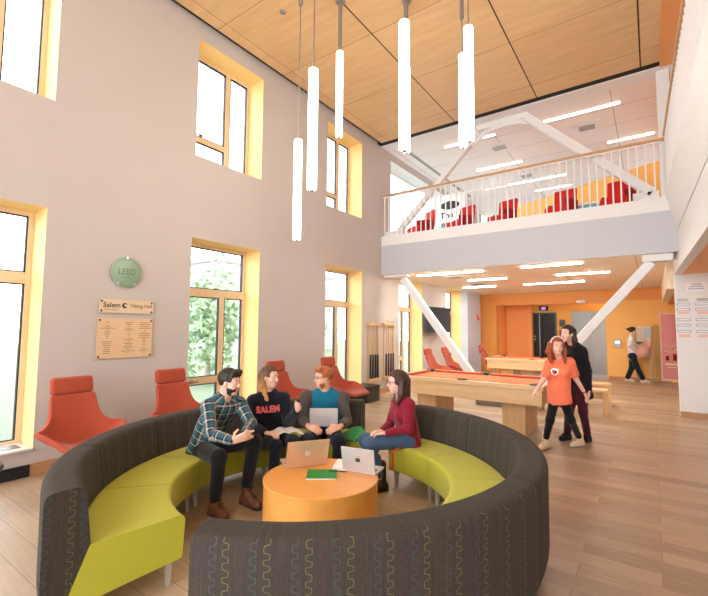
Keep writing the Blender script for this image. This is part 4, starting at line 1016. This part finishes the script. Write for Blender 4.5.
def seg_uv(segs):
    """cloth coordinates: along and around the nearest limb"""
    def f(V):
        best = np.full(len(V), 9.0); out = np.zeros((len(V), 3))
        for a, b, ref, r in segs:
            d = b-a; L = np.linalg.norm(d); dn = d/L; t = np.clip(((V-a)@dn)/L, -.2, 1.2); q = V-a-np.outer(t*L, dn)
            dist = np.linalg.norm(q, axis=1)-r; e1 = nv(ref-dn*(ref@dn)); e2 = np.cross(dn, e1); m = dist < best
            ang = np.arctan2(q@e2, q@e1); best[m] = dist[m]; out[m, 0] = (ang*max(r, .05))[m]; out[m, 1] = (t*L)[m]
        return out
    return f

def hand(S, w, d, n, side, curl=.5, k=1.0, spread=.0):
    w = np.asarray(w, float); d = nv(d); n = np.asarray(n, float); n = nv(n-d*(n@d)); s = np.cross(d, n)*side
    for x in (.026, .009, -.009, -.025): S.rc(w+d*.012*k+s*x*.7*k, w+d*.085*k+s*x*k, .0135*k, .0125*k, .012)
    for i, (x, L) in enumerate(((.027, .070), (.009, .078), (-.009, .073), (-.026, .057))):
        p = w+(d*.088+s*x)*k; a = curl*(.55+.1*i)
        dd = nv(d+s*x*spread*12)
        for j, fr in enumerate((.45, .32, .23)):
            q = p+(dd*math.cos(a)+n*math.sin(a))*L*fr*k; r = (.0092-.0009*j)*k; S.rc(p, q, r, r-.0008, .003); p = q; a += curl*.75
    p = w+(d*.022+s*.026)*k; q = p+nv(d*.62+s*.62+n*.35)*.042*k; S.rc(p, q, .0125*k, .0105*k, .008); S.rc(q, q+nv(d*.85+s*.2+n*.4)*.034*k, .0105*k, .0085*k, .004)

class Person:
    def __init__(self, key, label, look, tilt=(0, 0, 1), female=False, skin='skin', vox=.0055, hs=1.0):
        self.j = {k: np.array(v) for k, v in J[key].items()}; j = self.j
        self.L = nv(j['lsh']-j['rsh']); self.U = nv(j['neck']-j['pelvis']); self.F = nv(np.cross(self.L, self.U)); self.U = np.cross(self.F, self.L)
        self.f = female; self.vox = vox; self.skin = M[skin]; self.hs = hs*.945
        self.Y = nv(look); z = np.array(tilt, float); self.Z = nv(z-self.Y*(z@self.Y)); self.X = np.cross(self.Y, self.Z); self.A = np.stack([self.X, self.Y, self.Z])
        a = (j['rank']+j['lank'])/2
        self.o = np.array([a[0], a[1], 0.0]) if True else None
        self.root = empty('person', label, 'person', tuple(self.o)); self.root['group'] = 'people in the lounge'
        self.hc = j['head']
        for s in 'rl': j[s+'ank'][2] = max(.095, j[s+'ank'][2])
    def w(self, x, y, z): return self.hc+(self.X*x+self.Y*y+self.Z*z)*self.hs
    def put(self, S, name, mat, puv=None): return S.build(name, M[mat] if isinstance(mat, str) else mat, self.root, self.vox, self.o, puv)
    def mb(self, mb, name, mat, parent=None, smooth=60):
        mb.v = [tuple(np.array(p)-self.o) for p in mb.v]; return mb.build(name, M[mat], parent or self.root, smooth=smooth)
    def body(self, hands, arm=True):
        S = SDF(); j = self.j; h = self.hs; w = self.w; A = self.A; fem = self.f
        S.el(w(0, -.012, .032), np.array((.074, .094, .092))*h, A, .02)
        S.el(w(0, .026, -.045), np.array((.055 if fem else .060, .064, .072))*h, A, .03)
        S.rc(w(-.012, .055, -.098), w(.012, .055, -.098), .019*h, .019*h, .03)
        S.rc(w(0, .085, .008), w(0, .107, -.030), .008*h, .0115*h, .012); S.rc(w(-.010, .095, -.034), w(.010, .095, -.034), .0085*h, .0085*h, .008)
        S.rc(w(-.035, .072, .022), w(.035, .072, .022), .012*h, .012*h, .02)
        for s in (-1, 1):
            S.el(w(s*.074, -.006, -.012), np.array((.011, .018, .030))*h, A, .008); S.el(w(s*.036, .056, -.035), np.array((.022, .02, .022))*h, A, .02)
            S.el(w(s*.031, .088, .004), np.array((.014, .012, .009))*h, A, .008, 's')
        S.rc(w(-.014, .080, -.068), w(.014, .080, -.068), .010*h, .010*h, .012)
        nr = .047 if fem else .056
        S.rc(w(0, -.022, -.05), j['neck']-self.U*.03, nr, nr+.006, .03)
        S.rc(j['rsh'], j['lsh'], .042, .042, .04); S.rc(j['pelvis'], j['chest'], .105, .11, .04, 'u', self.F, .6)
        for s, sg in (('r', 1), ('l', -1)):
            S.rc(j[s+'sh'], j[s+'elb'], .042, .033, .02); S.rc(j[s+'elb'], j[s+'wri'], .034 if fem else .037, .023 if fem else .026, .015)
            S.rc(j[s+'hip'], j[s+'knee'], .068, .046, .03); S.rc(j[s+'knee'], j[s+'ank'], .046, .034, .02); S.rc(j[s+'ank'], j[s+'ank']*[1,1,0]+nv((j[s+'toe']-j[s+'ank'])*[1,1,0])*.06+[0,0,.036], .030, .020, .005)
            n, c = hands[s]; d = j[s+'hand']-j[s+'wri']; hand(S, j[s+'wri'], d, n, sg, c, .94 if fem else 1.04)
        self.put(S, 'body', self.skin)
        for s in (-1, 1):
            mb = MB(); c = w(s*.031, .077, .004); n = 12; vs = []
            for i in range(7):
                for k in range(n):
                    a, b = PI*i/6, 2*PI*k/n; vs.append(c+(self.X*math.sin(a)*math.cos(b)*.0135+self.Z*math.sin(a)*math.sin(b)*.0075+self.Y*math.cos(a)*.0095)*h)
            fs = [(i*n+k, i*n+(k+1) % n, (i+1)*n+(k+1) % n, (i+1)*n+k) for i in range(6) for k in range(n)]
            mb.add(vs, fs); e = self.mb(mb, 'eye', 'eyew')
            mb = MB(); cc = c+(self.Y*.0085)*h; mb.add([cc+(self.X*math.cos(t)*.006+self.Z*math.sin(t)*.0062+self.Y*.0015)*h for t in [2*PI*k/10 for k in range(10)]]+[cc-self.Y*.003], [tuple(range(10))]+[(i, 10, (i+1) % 10) for i in range(10)]); self.mb(mb, 'iris', 'iris', e)
        mb = MB(); mb.tube([w(-.022, .084, -.068), w(-.01, .0905, -.067), w(0, .091, -.0665), w(.01, .0905, -.067), w(.022, .084, -.068)], [.002*h, .0052*h, .0048*h, .0052*h, .002*h], 8); self.mb(mb, 'mouth', 'lips')
    def brows(self, mat):
        for s in (-1, 1):
            mb = MB(); mb.tube([self.w(s*.014, .086, .023), self.w(s*.03, .085, .029), self.w(s*.048, .070, .024)], [.003, .0038, .002], 6); o = self.mb(mb, 'eyebrow', 'ink'); o.data.materials.clear(); o.data.materials.append(mat)
    def torso(self, S, wd=.165, ch=.165, flat=.62, low=.0, hem=None, bust=0):
        j = self.j; p = j['pelvis']-self.U*low
        S.rc(p, j['pelvis']*.45+j['chest']*.55, wd, wd*.93, .05, 'u', self.F, flat); S.rc(j['pelvis']*.5+j['chest']*.5, j['chest'], wd*.93, ch, .05, 'u', self.F, flat)
        S.rc(j['rsh'], j['lsh'], .058, .058, .06); S.rc(j['chest'], j['neck']-self.U*.02, ch*.72, .075, .06, 'u', self.F, .7)
        if bust:
            for s in (-1, 1): S.el(j['chest']-self.U*.05+self.L*s*.065+self.F*.075, (bust, bust, bust), None, .06)
        
        return S
    def sleeves(self, S, r=.058, frac=2.0, k=.03, sides='rl', wr=None):
        j = self.j
        for s in sides:
            a, b, c = j[s+'sh'], j[s+'elb'], j[s+'wri']
            if frac <= 1: S.rc(a, a+(b-a)*frac, r*1.05, r*1.02, k)
            else: S.rc(a, b, r, r*.86, k); S.rc(b, b+(c-b)*(frac-1), r*.86, wr or r*.66, .015)
        return S
    def trousers(self, S, rh=.088, rk=.062, ra=.047, end=.93, pr=(.155, .10)):
        j = self.j; S.rc(j['rhip']+self.L*.02, j['lhip']-self.L*.02, pr[1]+.012, pr[1]+.012, .03)
        for s in 'rl':
            a, b, c = j[s+'hip'], j[s+'knee'], j[s+'ank']; S.rc(a, b, rh, rk, .04); S.rc(b, b+(c-b)*end, rk*.98, ra, .03)
        return S
    def shoes(self, mat, sole, boot=.0, big=1.0, laces=None):
        j = self.j
        for s in 'rl':
            a = j[s+'ank']; f = j[s+'toe']-a; f[2] = 0; f = nv(f); g = 0.0; b = np.array([a[0], a[1], g]); S = SDF()
            S.rc(b-f*.035*big+[0,0,.045], b+f*.145*big+[0,0,.036], .041*big, .036*big, .02); S.rc(b+[0,0,.05], b+f*.075*big+[0,0,.055], .043*big, .038*big, .03)
            S.rc(b+[0,0,.085], b+f*.055*big+[0,0,.068], .042*big, .038*big, .02)
            S.rc(b+[0,0,.06], a*[1,1,0]+[0,0,max(a[2], .1)+boot], .042*big, .043*big, .02); S.hs(b+[0,0,.012], (0,0,1))
            sh = self.put(S, 'shoe', mat)
            if laces:
                sd = np.array([-f[1], f[0], 0]); mb = MB(); up = max(a[2], .1)+boot
                for q in range(4):
                    c = b+f*(.098-.013*q)*big+np.array([0, 0, .095+(up-.10)*.28*q]); mb.tube([c-sd*.022, c+f*.006+[0, 0, .005], c+sd*.022], .0035, 6)
                self.mb(mb, 'laces', laces, sh)
            T = SDF(); T.rc(b-f*.038*big+[0,0,.03], b+f*.148*big+[0,0,.03], .044*big, .040*big, .0); T.hs(b+[0,0,.001], (0,0,1)); T.p.append((lambda P, z=g: z+.019-P[...,2], None, None, 0, 's')); so = T.build('sole', M[sole], sh, self.vox, self.o)
    def hair_cap(self, S, grow=1.0, face=.052, ears=True, back=-.085, side=.03):
        w, A, h = self.w, self.A, self.hs
        S.el(w(0, -.018, .036), np.array((.084, .104, .097))*h*grow, A, .01)
        S.bx(w(0, .115, -.075+face), np.array((.066, .085, .075))*h, A, .03, .012, 's')
        S.p.append(SDF().hs(w(0, 0, back), self.Z).p[0])
        if ears:
            for s in (-1, 1): S.el(w(s*.088, .022, -.035), np.array((.035, .052, .052))*h, A, .01, 's')
        return S
    def locks(self, S, amp=.004, fr=16, wave=0.0):
        """comb grooves through the hair, running down from the crown"""
        def f(P):
            q = (P-self.hc)/self.hs; x, y, z = q@self.X, q@self.Y, q@self.Z
            a = np.arctan2(x, y+.02)+wave*np.sin(z*55+2*x*30); return amp*(np.sin(a*fr+z*14)*.6+np.sin(a*fr*2.3+1.7-z*25)*.4)
        return S.dis(f)
    def tousle(self, S, amp=.004, fr=150):
        def f(P):
            q = (P-self.hc)/self.hs; x, y, z = q@self.X, q@self.Y, q@self.Z
            return amp*(np.sin(x*fr+z*40)*np.sin(y*fr*.6+x*50+1)+.6*np.sin(x*fr*1.7-y*70)*np.sin(z*fr*.7))
        return S.dis(f)
    def glasses(self, mat):
        mb = MB()
        for s in (-1, 1):
            c = (s*.032, .098, .002); mb.tube([self.w(c[0]+.023*math.cos(t), c[1]-.006*abs(math.cos(t)), c[2]+.018*math.sin(t)) for t in [2*PI*k/16 for k in range(17)]], .0021, 6, cap=False)
            mb.tube([self.w(s*.054, .092, .006), self.w(s*.079, .05, .006), self.w(s*.083, -.01, .0)], .0021, 6)
        mb.tube([self.w(-.01, .100, .006), self.w(.01, .100, .006)], .0021, 6); self.mb(mb, 'glasses', mat)
    def decal(self, obj_maker, S, u, v, off=.004):
        """lay a flat mesh (metres, x right as seen, y up) onto the garment S around the chest"""
        o = obj_maker(); me = o.data; n = len(me.vertices); co = np.empty(n*3, np.float32); me.vertices.foreach_get('co', co); co = co.reshape(-1, 3).astype(float)
        base = self.j['chest']+self.L*u+self.U*v; P = base+np.outer(co[:, 0], self.L)+np.outer(co[:, 1], self.U)+self.F*.35
        T = np.zeros(n)
        for _ in range(60): T += np.clip(S.at(P-T[:, None]*self.F), -.02, .05)*.8
        Q = P-T[:, None]*self.F+self.F*(off+co[:, 2:3]*1.0)
        me.vertices.foreach_set('co', (Q-self.o).astype(np.float32).ravel()); me.update(); o.parent = self.root; return o
def hairmat(name, c1, c2, axis=(60, 60, 6)):
    t = NT(name); n = t.noise(t.coord('Object', axis), 1.5, 3); t.base(t.mix(n, c1, c2), .45, 0, .4); return t.mat
HM = dict(dark=hairmat('dark_brown_hair', (.012, .007, .005), (.035, .02, .013)), blond=hairmat('dark_blond_hair', sr(104, 66, 40), sr(206, 150, 90)), ginger=hairmat('ginger_hair', sr(150, 82, 44), sr(196, 118, 68)),
          brown=hairmat('brown_hair', (.03, .014, .010), (.10, .045, .030)), red=hairmat('red_hair', sr(120, 50, 24), sr(196, 96, 52)), black=hairmat('near_black_hair', (.018, .010, .008), (.060, .032, .024)))
def ombre():
    t = NT('blond_hair_with_dark_roots'); sp = t.new('ShaderNodeSeparateXYZ'); t.l.new(t.coord(), sp.inputs[0]); n = t.noise(t.coord('Object', (60, 60, 6)), 1.5, 3)
    z = t.m('ADD', t.m('MULTIPLY', t.m('SUBTRACT', 1.15, sp.outputs[2]), 5), t.m('MULTIPLY', t.m('SUBTRACT', n, .5), .5))
    t.base(t.ramp(z, [(.0, sr(92, 64, 44)), (.45, sr(140, 98, 62)), (.95, sr(214, 158, 94))]), .45, 0, .4); return t.mat
HM['blond'] = ombre()
CAMF = nv((.58, -.81, 0)); CAMR = nv((.814, .58, 0))
def lk(r, f, z=0): return CAMR*r+CAMF*f+np.array([0, 0, z])
DN = (0, 0, -1)

# --- man in plaid
P = Person('plaid', 'bearded man in a teal and white plaid shirt sitting forward with hands together', lk(.96, .22, -.08), (.08, .05, 1), skin='skin')
P.body({'r': ((.2, .6, .5), .55), 'l': ((0, -.4, .9), .5)}); P.brows(HM['dark'])
S = SDF(); P.torso(S, .165, .17, .64, .02); P.sleeves(S, .062, 1.92, wr=.042); j = P.j
S.rc(j['neck']-P.U*.01-P.F*.02, j['neck']+P.U*.012, .066, .064, .02)
S.el(P.w(0, .03, -.15), (.055, .06, .05), P.A, .01, 's')
P.put(S, 'plaid_shirt', 'plaid', seg_uv([(j['pelvis'], j['chest']+P.U*.1, P.F, .13), (j['rsh'], j['relb'], P.F, .05), (j['relb'], j['rwri'], P.U, .045), (j['lsh'], j['lelb'], P.F, .05), (j['lelb'], j['lwri'], P.U, .045)]))
S = SDF(); P.trousers(S, .09, .066, .052, .97); P.put(S, 'trousers', 'blackcl'); P.shoes('brownlea', 'blackcl', .05, 1.1, 'darklea')
S = SDF(); P.hair_cap(S, 1.02, .058, back=-.065); S.rc(P.w(-.035, .068, .098), P.w(.04, .066, .10), .028, .028, .03); P.tousle(S); P.put(S, 'hair', HM['dark'])
S = SDF(); S.el(P.w(0, .022, -.053), (.061, .066, .071), P.A, .01); S.bx(P.w(0, .08, .03), (.1, .1, .067), P.A, .02, .01, 's'); S.bx(P.w(0, -.09, 0), (.1, .085, .2), P.A, .02, .01, 's'); S.el(P.w(0, .092, -.066), (.022, .04, .009), P.A, .006, 's'); P.tousle(S, .0025); P.put(S, 'beard', HM['dark'])

# --- woman in navy hoodie
P = Person('hoodie', 'woman with half-tied blond hair in a navy hoodie with red letters, raising one hand', lk(.88, .46, 0), female=True, hs=.97)
P.body({'r': (DN, .45), 'l': ((-.3, -.9, .1), 1.1)}); P.brows(HM['brown'])
S = SDF(); P.torso(S, .165, .155, .66, .03, bust=.05); P.sleeves(S, .062, 1.90, wr=.040); S.rc(P.j['neck']-P.F*.055-P.U*.02-P.L*.05, P.j['neck']-P.F*.055-P.U*.02+P.L*.05, .05, .05, .04); HS = S
P.put(S, 'hoodie', 'navy')
def mk():
    o = text_mesh('SALEM', .082, Matrix.Identity(4), 'chest_lettering', M['pinktxt'], None, extrude=.0015, bold=.005); return o
P.decal(mk, S, -.012, -.02)
S = SDF(); P.trousers(S, .085, .060, .045); P.put(S, 'leggings', 'denimdk'); P.shoes('blackcl', 'blackcl', 0, .95)
S = SDF(); P.hair_cap(S, 1.03, .07, ears=True, back=-.09); w = P.w
for x in (-.075, .075): S.rc(w(x, -.045, .0), w(x*1.0, -.04, -.10), .024, .030, .02); S.rc(w(x, -.04, -.10), w(x*.95, .02, -.24), .030, .018, .02)
S.rc(w(0, -.085, .0), w(0, -.085, -.20), .065, .05, .03); S.rc(w(0, -.10, .05), w(0, -.115, .02), .03, .03, .02); P.locks(S); P.put(S, 'hair', HM['blond'])

# --- man with laptop
P = Person('laptop', 'bespectacled ginger man in a teal and charcoal raglan shirt with a laptop on his knees', lk(-.82, .55, -.03), skin='skin2')
P.body({'r': ((.5, .3, -.5), .6), 'l': ((-.5, -.3, -.5), .6)}); P.brows(HM['ginger'])
S = SDF(); P.torso(S, .17, .172, .62, .02); P.put(S, 'shirt', 'teal'); j = P.j
for s, sg in (('r', -1), ('l', 1)):
    S = SDF(); n0 = j['neck']+P.L*sg*.055-P.U*.02; S.rc(j[s+'sh']+P.L*sg*.012, n0, .062, .046, .02); S.rc(j[s+'sh']+P.L*sg*.0, j[s+'sh']-P.L*sg*.06-P.U*.03, .064, .064, .03); P.sleeves(S, .059, 1.62, .03, s, .050); P.put(S, 'sleeve', 'greycl')
S = SDF(); P.trousers(S, .092, .068, .052); P.put(S, 'jeans', 'denimdk'); P.shoes('blackcl', 'blackcl', 0, 1.05)
S = SDF(); P.hair_cap(S, 1.0, .064, back=-.055); S.rc(P.w(-.035, .062, .105), P.w(.035, .062, .105), .028, .028, .03); P.tousle(S); P.put(S, 'hair', HM['ginger'])
S = SDF(); S.el(P.w(0, .022, -.053), (.060, .064, .070), P.A, .01); S.bx(P.w(0, .08, .03), (.1, .1, .067), P.A, .02, .01, 's'); S.bx(P.w(0, -.09, 0), (.1, .085, .2), P.A, .02, .01, 's'); S.el(P.w(0, .09, -.066), (.022, .04, .009), P.A, .006, 's'); P.tousle(S, .0025); P.put(S, 'beard', HM['ginger'])
P.glasses('greymetal')
tpos = (j['rwri']+j['lwri'])/2; kn = (j['rknee']+j['lknee'])/2; hp = (j['rhip']+j['lhip'])/2; fw = nv((kn-hp)*[1, 1, 0])
LP = hp*.36+kn*.64
r = empty('laptop', 'open pale laptop on the knees of the man in the raglan shirt', 'laptop', (LP[0], LP[1], .578), math.atan2(fw[1], fw[0])-PI/2)
mb = MB(); mb.box((-.145, -.20, 0), (.145, 0, .014)); mb.build('base', M['silver'], r, bevel=.004); mb = MB(); mb.box((-.125, -.12, .014), (.125, -.02, .0155)); mb.build('keyboard', M['greymetal'], r)
R_ = Matrix.Translation((0, 0, .014)) @ Matrix.Rotation(math.radians(-14), 4, 'X'); mb = MB(); mb.box((-.145, 0, 0), (.145, .006, .19), R_); l_ = mb.build('lid', M['silver'], r, bevel=.003)
mb = MB(); mb.box((-.145, .0062, .10), (.145, .009, .19), R_); mb.build('kickstand_half', M['sill'], l_); mb = MB(); mb.box((-.138, -.0012, .012), (.138, -.0002, .182), R_); mb.build('screen', M['screen'], l_)

# --- woman in maroon
P = Person('maroon', 'woman in glasses and a maroon sweater sitting side-on on the right sofa arc', lk(-.97, .18, -.06), female=True, hs=.98)
P.body({'r': (DN, .5), 'l': (DN, .5)}); P.brows(HM['brown'])
S = SDF(); P.torso(S, .15, .145, .68, .03, bust=.055); P.sleeves(S, .056, 1.9, wr=.036); S.el(P.w(0, .05, -.19), (.05, .07, .06), P.A, .01, 's'); P.put(S, 'sweater', 'maroon')
S = SDF(); P.trousers(S, .090, .064, .048, .8); P.put(S, 'jeans', 'jeans'); P.shoes('darklea', 'blackcl', .16, .95)
S = SDF(); P.hair_cap(S, 1.03, .066, ears=False, back=-.09); w = P.w
for x in (-.074, .074): S.rc(w(x, -.03, .0), w(x, -.02, -.12), .03, .036, .02); S.rc(w(x, -.02, -.12), w(x*.9, .03, -.22), .036, .016, .02)
S.rc(w(0, -.075, .0), w(0, -.085, -.19), .07, .05, .03); P.locks(S, .0035); P.put(S, 'hair', HM['brown']); P.glasses('black')

# --- woman in orange T-shirt
P = Person('orange', 'red-haired woman in a coral T-shirt and black leggings striding beside the near pool table', lk(-.18, .97, -.02), female=True, hs=1.0)
P.body({'r': ((.5, .5, .2), .9), 'l': ((-.5, -.3, .1), .45)}); P.brows(HM['red'])
S = SDF(); P.torso(S, .132, .13, .70, .10, bust=.05); P.sleeves(S, .058, .72); TS = S; S.rc(P.j['pelvis']+P.U*.1, P.j['pelvis']-P.U*.1, .132, .148, .05, 'u', P.F, .88); S.hs(P.j['pelvis']-P.U*.085, P.U); S.el(P.w(0, .04, -.19), (.05, .06, .05), P.A, .01, 's'); P.put(S, 't_shirt', 'coral')
def mk():
    mb = MB(); mb.prism([(-.052, .03, 0), (-.01, .05, 0), (.052, .035, 0), (.04, -.02, 0), (.0, -.05, 0), (-.045, -.02, 0)], (0, 0, .001)); return mb.build('shirt_print', M['paper'])
P.decal(mk, S, -.055, -.03, .006)
def mk():
    mb = MB(); mb.box((-.03, .0, 0), (-.012, .022, .001)); mb.box((-.004, -.018, 0), (.022, .012, .001)); mb.box((-.018, -.03, 0), (-.006, -.012, .001)); return mb.build('shirt_print_mark', M['denimdk'])
P.decal(mk, S, -.055, -.03, .0085)
S = SDF(); P.trousers(S, .068, .052, .040, .84, (.15, .08)); P.put(S, 'leggings', 'blackcl'); P.shoes('creamlea', 'greymetal', .08, .98, 'brownlea')
S = SDF(); P.hair_cap(S, 1.035, .068, ears=False, back=-.09); w = P.w
for x in (-.082, .082):
    for i in range(3): S.rc(w(x, -.02-.03*i, .02), w(x*1.18, -.02-.035*i, -.09), .026, .032, .02); S.rc(w(x*1.18, -.02-.035*i, -.09), w(x*1.12, .03-.045*i, -.225+.02*i), .032, .016, .02)
S.rc(w(0, -.08, .0), w(0, -.10, -.20), .085, .06, .03); P.locks(S, .006, 13, .35); P.put(S, 'hair', HM['red'])
mb = MB(); mb.tube([w(.087*math.sin(t), .020, .036+.0985*math.cos(t)) for t in [PI*(-.47)+PI*.94*k/16 for k in range(17)]], .0075, 8); P.mb(mb, 'headband', 'paper')
mb = MB(); d = nv(P.j['lwri']-P.j['lelb']); e1 = nv(np.cross(d, (0, 0, 1))); e2 = np.cross(d, e1); mb.tube([P.j['lwri']-d*.01+(e1*math.cos(t)+e2*math.sin(t))*.029 for t in [2*PI*k/16 for k in range(17)]], .006, 6, cap=False); P.mb(mb, 'bracelet', 'blackcl')

# --- woman in black cardigan
P = Person('black', 'dark-haired woman in a long black cardigan and plum trousers walking behind the red-haired woman', lk(-.88, .46, 0), female=True, hs=1.0)
P.body({'r': ((-.3, .3, 0), .5), 'l': ((-.5, -.3, .1), .5)}); P.brows(HM['black'])
S = SDF(); P.torso(S, .165, .155, .68, .0, bust=.05); P.sleeves(S, .060, 1.92, wr=.042); j = P.j
S.rc(j['pelvis']+P.U*.05, j['pelvis']-P.U*.16-P.F*.03, .165, .185, .05, 'u', P.F, .7); S.hs(j['pelvis']-P.U*.19, P.U); S.rc(j['neck']-P.U*.02-P.L*.05, j['neck']-P.U*.02+P.L*.05, .055, .055, .04); P.put(S, 'cardigan', 'blackcl')
S = SDF(); P.trousers(S, .085, .060, .050, .9); P.put(S, 'trousers', 'plum'); P.shoes('blackcl', 'blackcl', .05, 1.0)
S = SDF(); P.hair_cap(S, 1.02, .068, ears=False, back=-.09); w = P.w
for x in (-.078, .078): S.rc(w(x, -.045, .02), w(x*1.05, -.055, -.10), .026, .034, .02); S.rc(w(x*1.05, -.055, -.10), w(x, -.05, -.20), .034, .02, .02)
S.rc(w(0, -.085, .02), w(0, -.11, -.20), .075, .055, .03); P.locks(S, .004); P.put(S, 'hair', HM['black'])

# --- far woman with pink bag
P = Person('far', 'woman in a white top carrying a pink bag along the yellow-orange wall', lk(.98, .1, -.12), female=True, vox=.011, hs=1.02)
P.body({'r': ((0, 0, 1), .6), 'l': ((0, 0, 1), .6)}); P.brows(HM['black'])
S = SDF(); P.torso(S, .15, .145, .68, .04, bust=.05); P.sleeves(S, .062, 1.9, wr=.044); P.put(S, 'top', 'whitecl')
S = SDF(); P.trousers(S, .095, .078, .07, .93); P.put(S, 'trousers', 'denimdk'); P.shoes('creamlea', 'paper', 0, 1.0)
S = SDF(); P.hair_cap(S, 1.05, .062, ears=True, back=-.08); S.rc(P.w(0, -.12, .04), P.w(0, -.15, .04), .045, .04, .02); P.put(S, 'hair', HM['black'])
j = P.j; bc = (j['rhand']+j['lhand'])/2+CAMR*.02+np.array([0, 0, -.13])
r = empty('pink_bag', 'soft pink bag carried in the arms of the woman in the white top', 'bag', tuple(bc-[0, 0, .18]))
S = SDF(); A = np.stack([CAMR, CAMF, [0, 0, 1]]); S.el(bc, (.24, .17, .19), A, .02); S.rc(bc+CAMR*.05+[0, 0, .1], bc+CAMR*.16+[0, 0, .14], .07, .05, .04); S.rc(bc-CAMR*.12+[0, 0, .08], bc+[0, 0, .16], .07, .06, .04); S.build('bag_body', M['pink'], r, .011, bc-[0, 0, .18])
mb = MB(); mb.tube([Vector(CAMR*(-.12+.24*t))+Vector((0, 0, .34+.09*math.sin(PI*t)))+Vector(CAMF*.06) for t in [k/10 for k in range(11)]], .014, 8); mb.build('bag_handle', M['pink'], r, smooth=60)

# --- papers on the hoodie woman's lap, red lanyard
j = {k: np.array(v) for k, v in J['hoodie'].items()}
c = j['lhip']*.34+j['lknee']*.66+np.array([0, 0, .085]); f = nv((j['lknee']-j['lhip'])*[1, 1, 0])
r = empty('open_notebook', 'open white notebook on the lap of the woman in the hoodie', 'notebook', tuple(c), math.atan2(f[1], f[0])-PI/2-.2)
for s in (-1, 1):
    mb = MB(); vs = []
    for i in range(9):
        t = i/8; x = s*.15*t; z = .018*math.sin(PI*min(1, t*1.4))-.02*t*t
        for y in (-.10, .11): vs += [(x, y, z), (x, y, z+.010)]
    fs = []
    for i in range(8):
        b = 4*i; fs += [(b, b+4, b+6, b+2), (b+1, b+3, b+7, b+5), (b, b+1, b+5, b+4), (b+2, b+6, b+7, b+3)]
    fs += [(0, 2, 3, 1), (32, 33, 35, 34)]; mb.add(vs, fs); mb.build('pages', M['paper'], r, smooth=40)
mb = MB(); pts = [(-2.02, 3.80, .432), (-2.06, 3.66, .432), (-2.07, 3.60, .430), (-2.075, 3.585, .415), (-2.077, 3.58, .38), (-2.077, 3.578, .26)]
vs = [Vector(p)+Vector((dx, -.002, 0)) for p in pts for dx in (-.012, .012)]; mb.add(vs, [(2*i, 2*i+1, 2*i+3, 2*i+2) for i in range(len(pts)-1)]); o = mb.build('red_lanyard', M['redweb']); o.modifiers.new('s', 'SOLIDIFY').thickness = .004
tag(o, 'red lanyard strap trailing over the sofa edge beside the woman in maroon', 'lanyard')
# ------------------------------------------------------------------ light and camera
wd = bpy.data.worlds.new('World'); scene.world = wd; wd.use_nodes = True
nt = wd.node_tree; bg = nt.nodes['Background']
sky = nt.nodes.new('ShaderNodeTexSky'); sky.sky_type = 'HOSEK_WILKIE'; sky.turbidity = 8; sky.sun_direction = Vector((-.5, -.35, .8)).normalized()
mx = nt.nodes.new('ShaderNodeMix'); mx.data_type = 'RGBA'; mx.inputs[0].default_value = .85
nt.links.new(sky.outputs[0], mx.inputs[6]); mx.inputs[7].default_value = (.86, .94, 1.0, 1); nt.links.new(mx.outputs[2], bg.inputs[0])
bg.inputs[1].default_value = 4.6
scene.view_settings.view_transform = 'Standard'; scene.view_settings.look = 'None'; scene.view_settings.gamma = 1; scene.view_settings.use_curve_mapping = False
scene.view_settings.exposure = 0.92
scene.cycles.use_denoising = True
scene.cycles.max_bounces = 10; scene.cycles.diffuse_bounces = 6; scene.cycles.transparent_max_bounces = 16
scene.cycles.sample_clamp_indirect = 8
cam = bpy.data.cameras.new('camera'); co = bpy.data.objects.new('camera', cam); COL.objects.link(co); scene.camera = co
cam.sensor_width = 36; cam.lens = 417.67/708*36; cam.clip_start = .05; cam.clip_end = 300
yaw, pitch, roll = math.radians(35.4725), math.radians(4.1149), math.radians(.4191)
Fw = Vector((-math.sin(yaw)*math.cos(pitch), math.cos(yaw)*math.cos(pitch), math.sin(pitch))); r0 = Vector((math.cos(yaw), math.sin(yaw), 0)); u0 = r0.cross(Fw)
rr_ = r0*math.cos(roll)+u0*math.sin(roll); uu_ = u0*math.cos(roll)-r0*math.sin(roll)
Mx = Matrix((rr_, uu_, -Fw)).transposed().to_4x4(); Mx.translation = (0, 0, 1.6); co.matrix_world = Mx
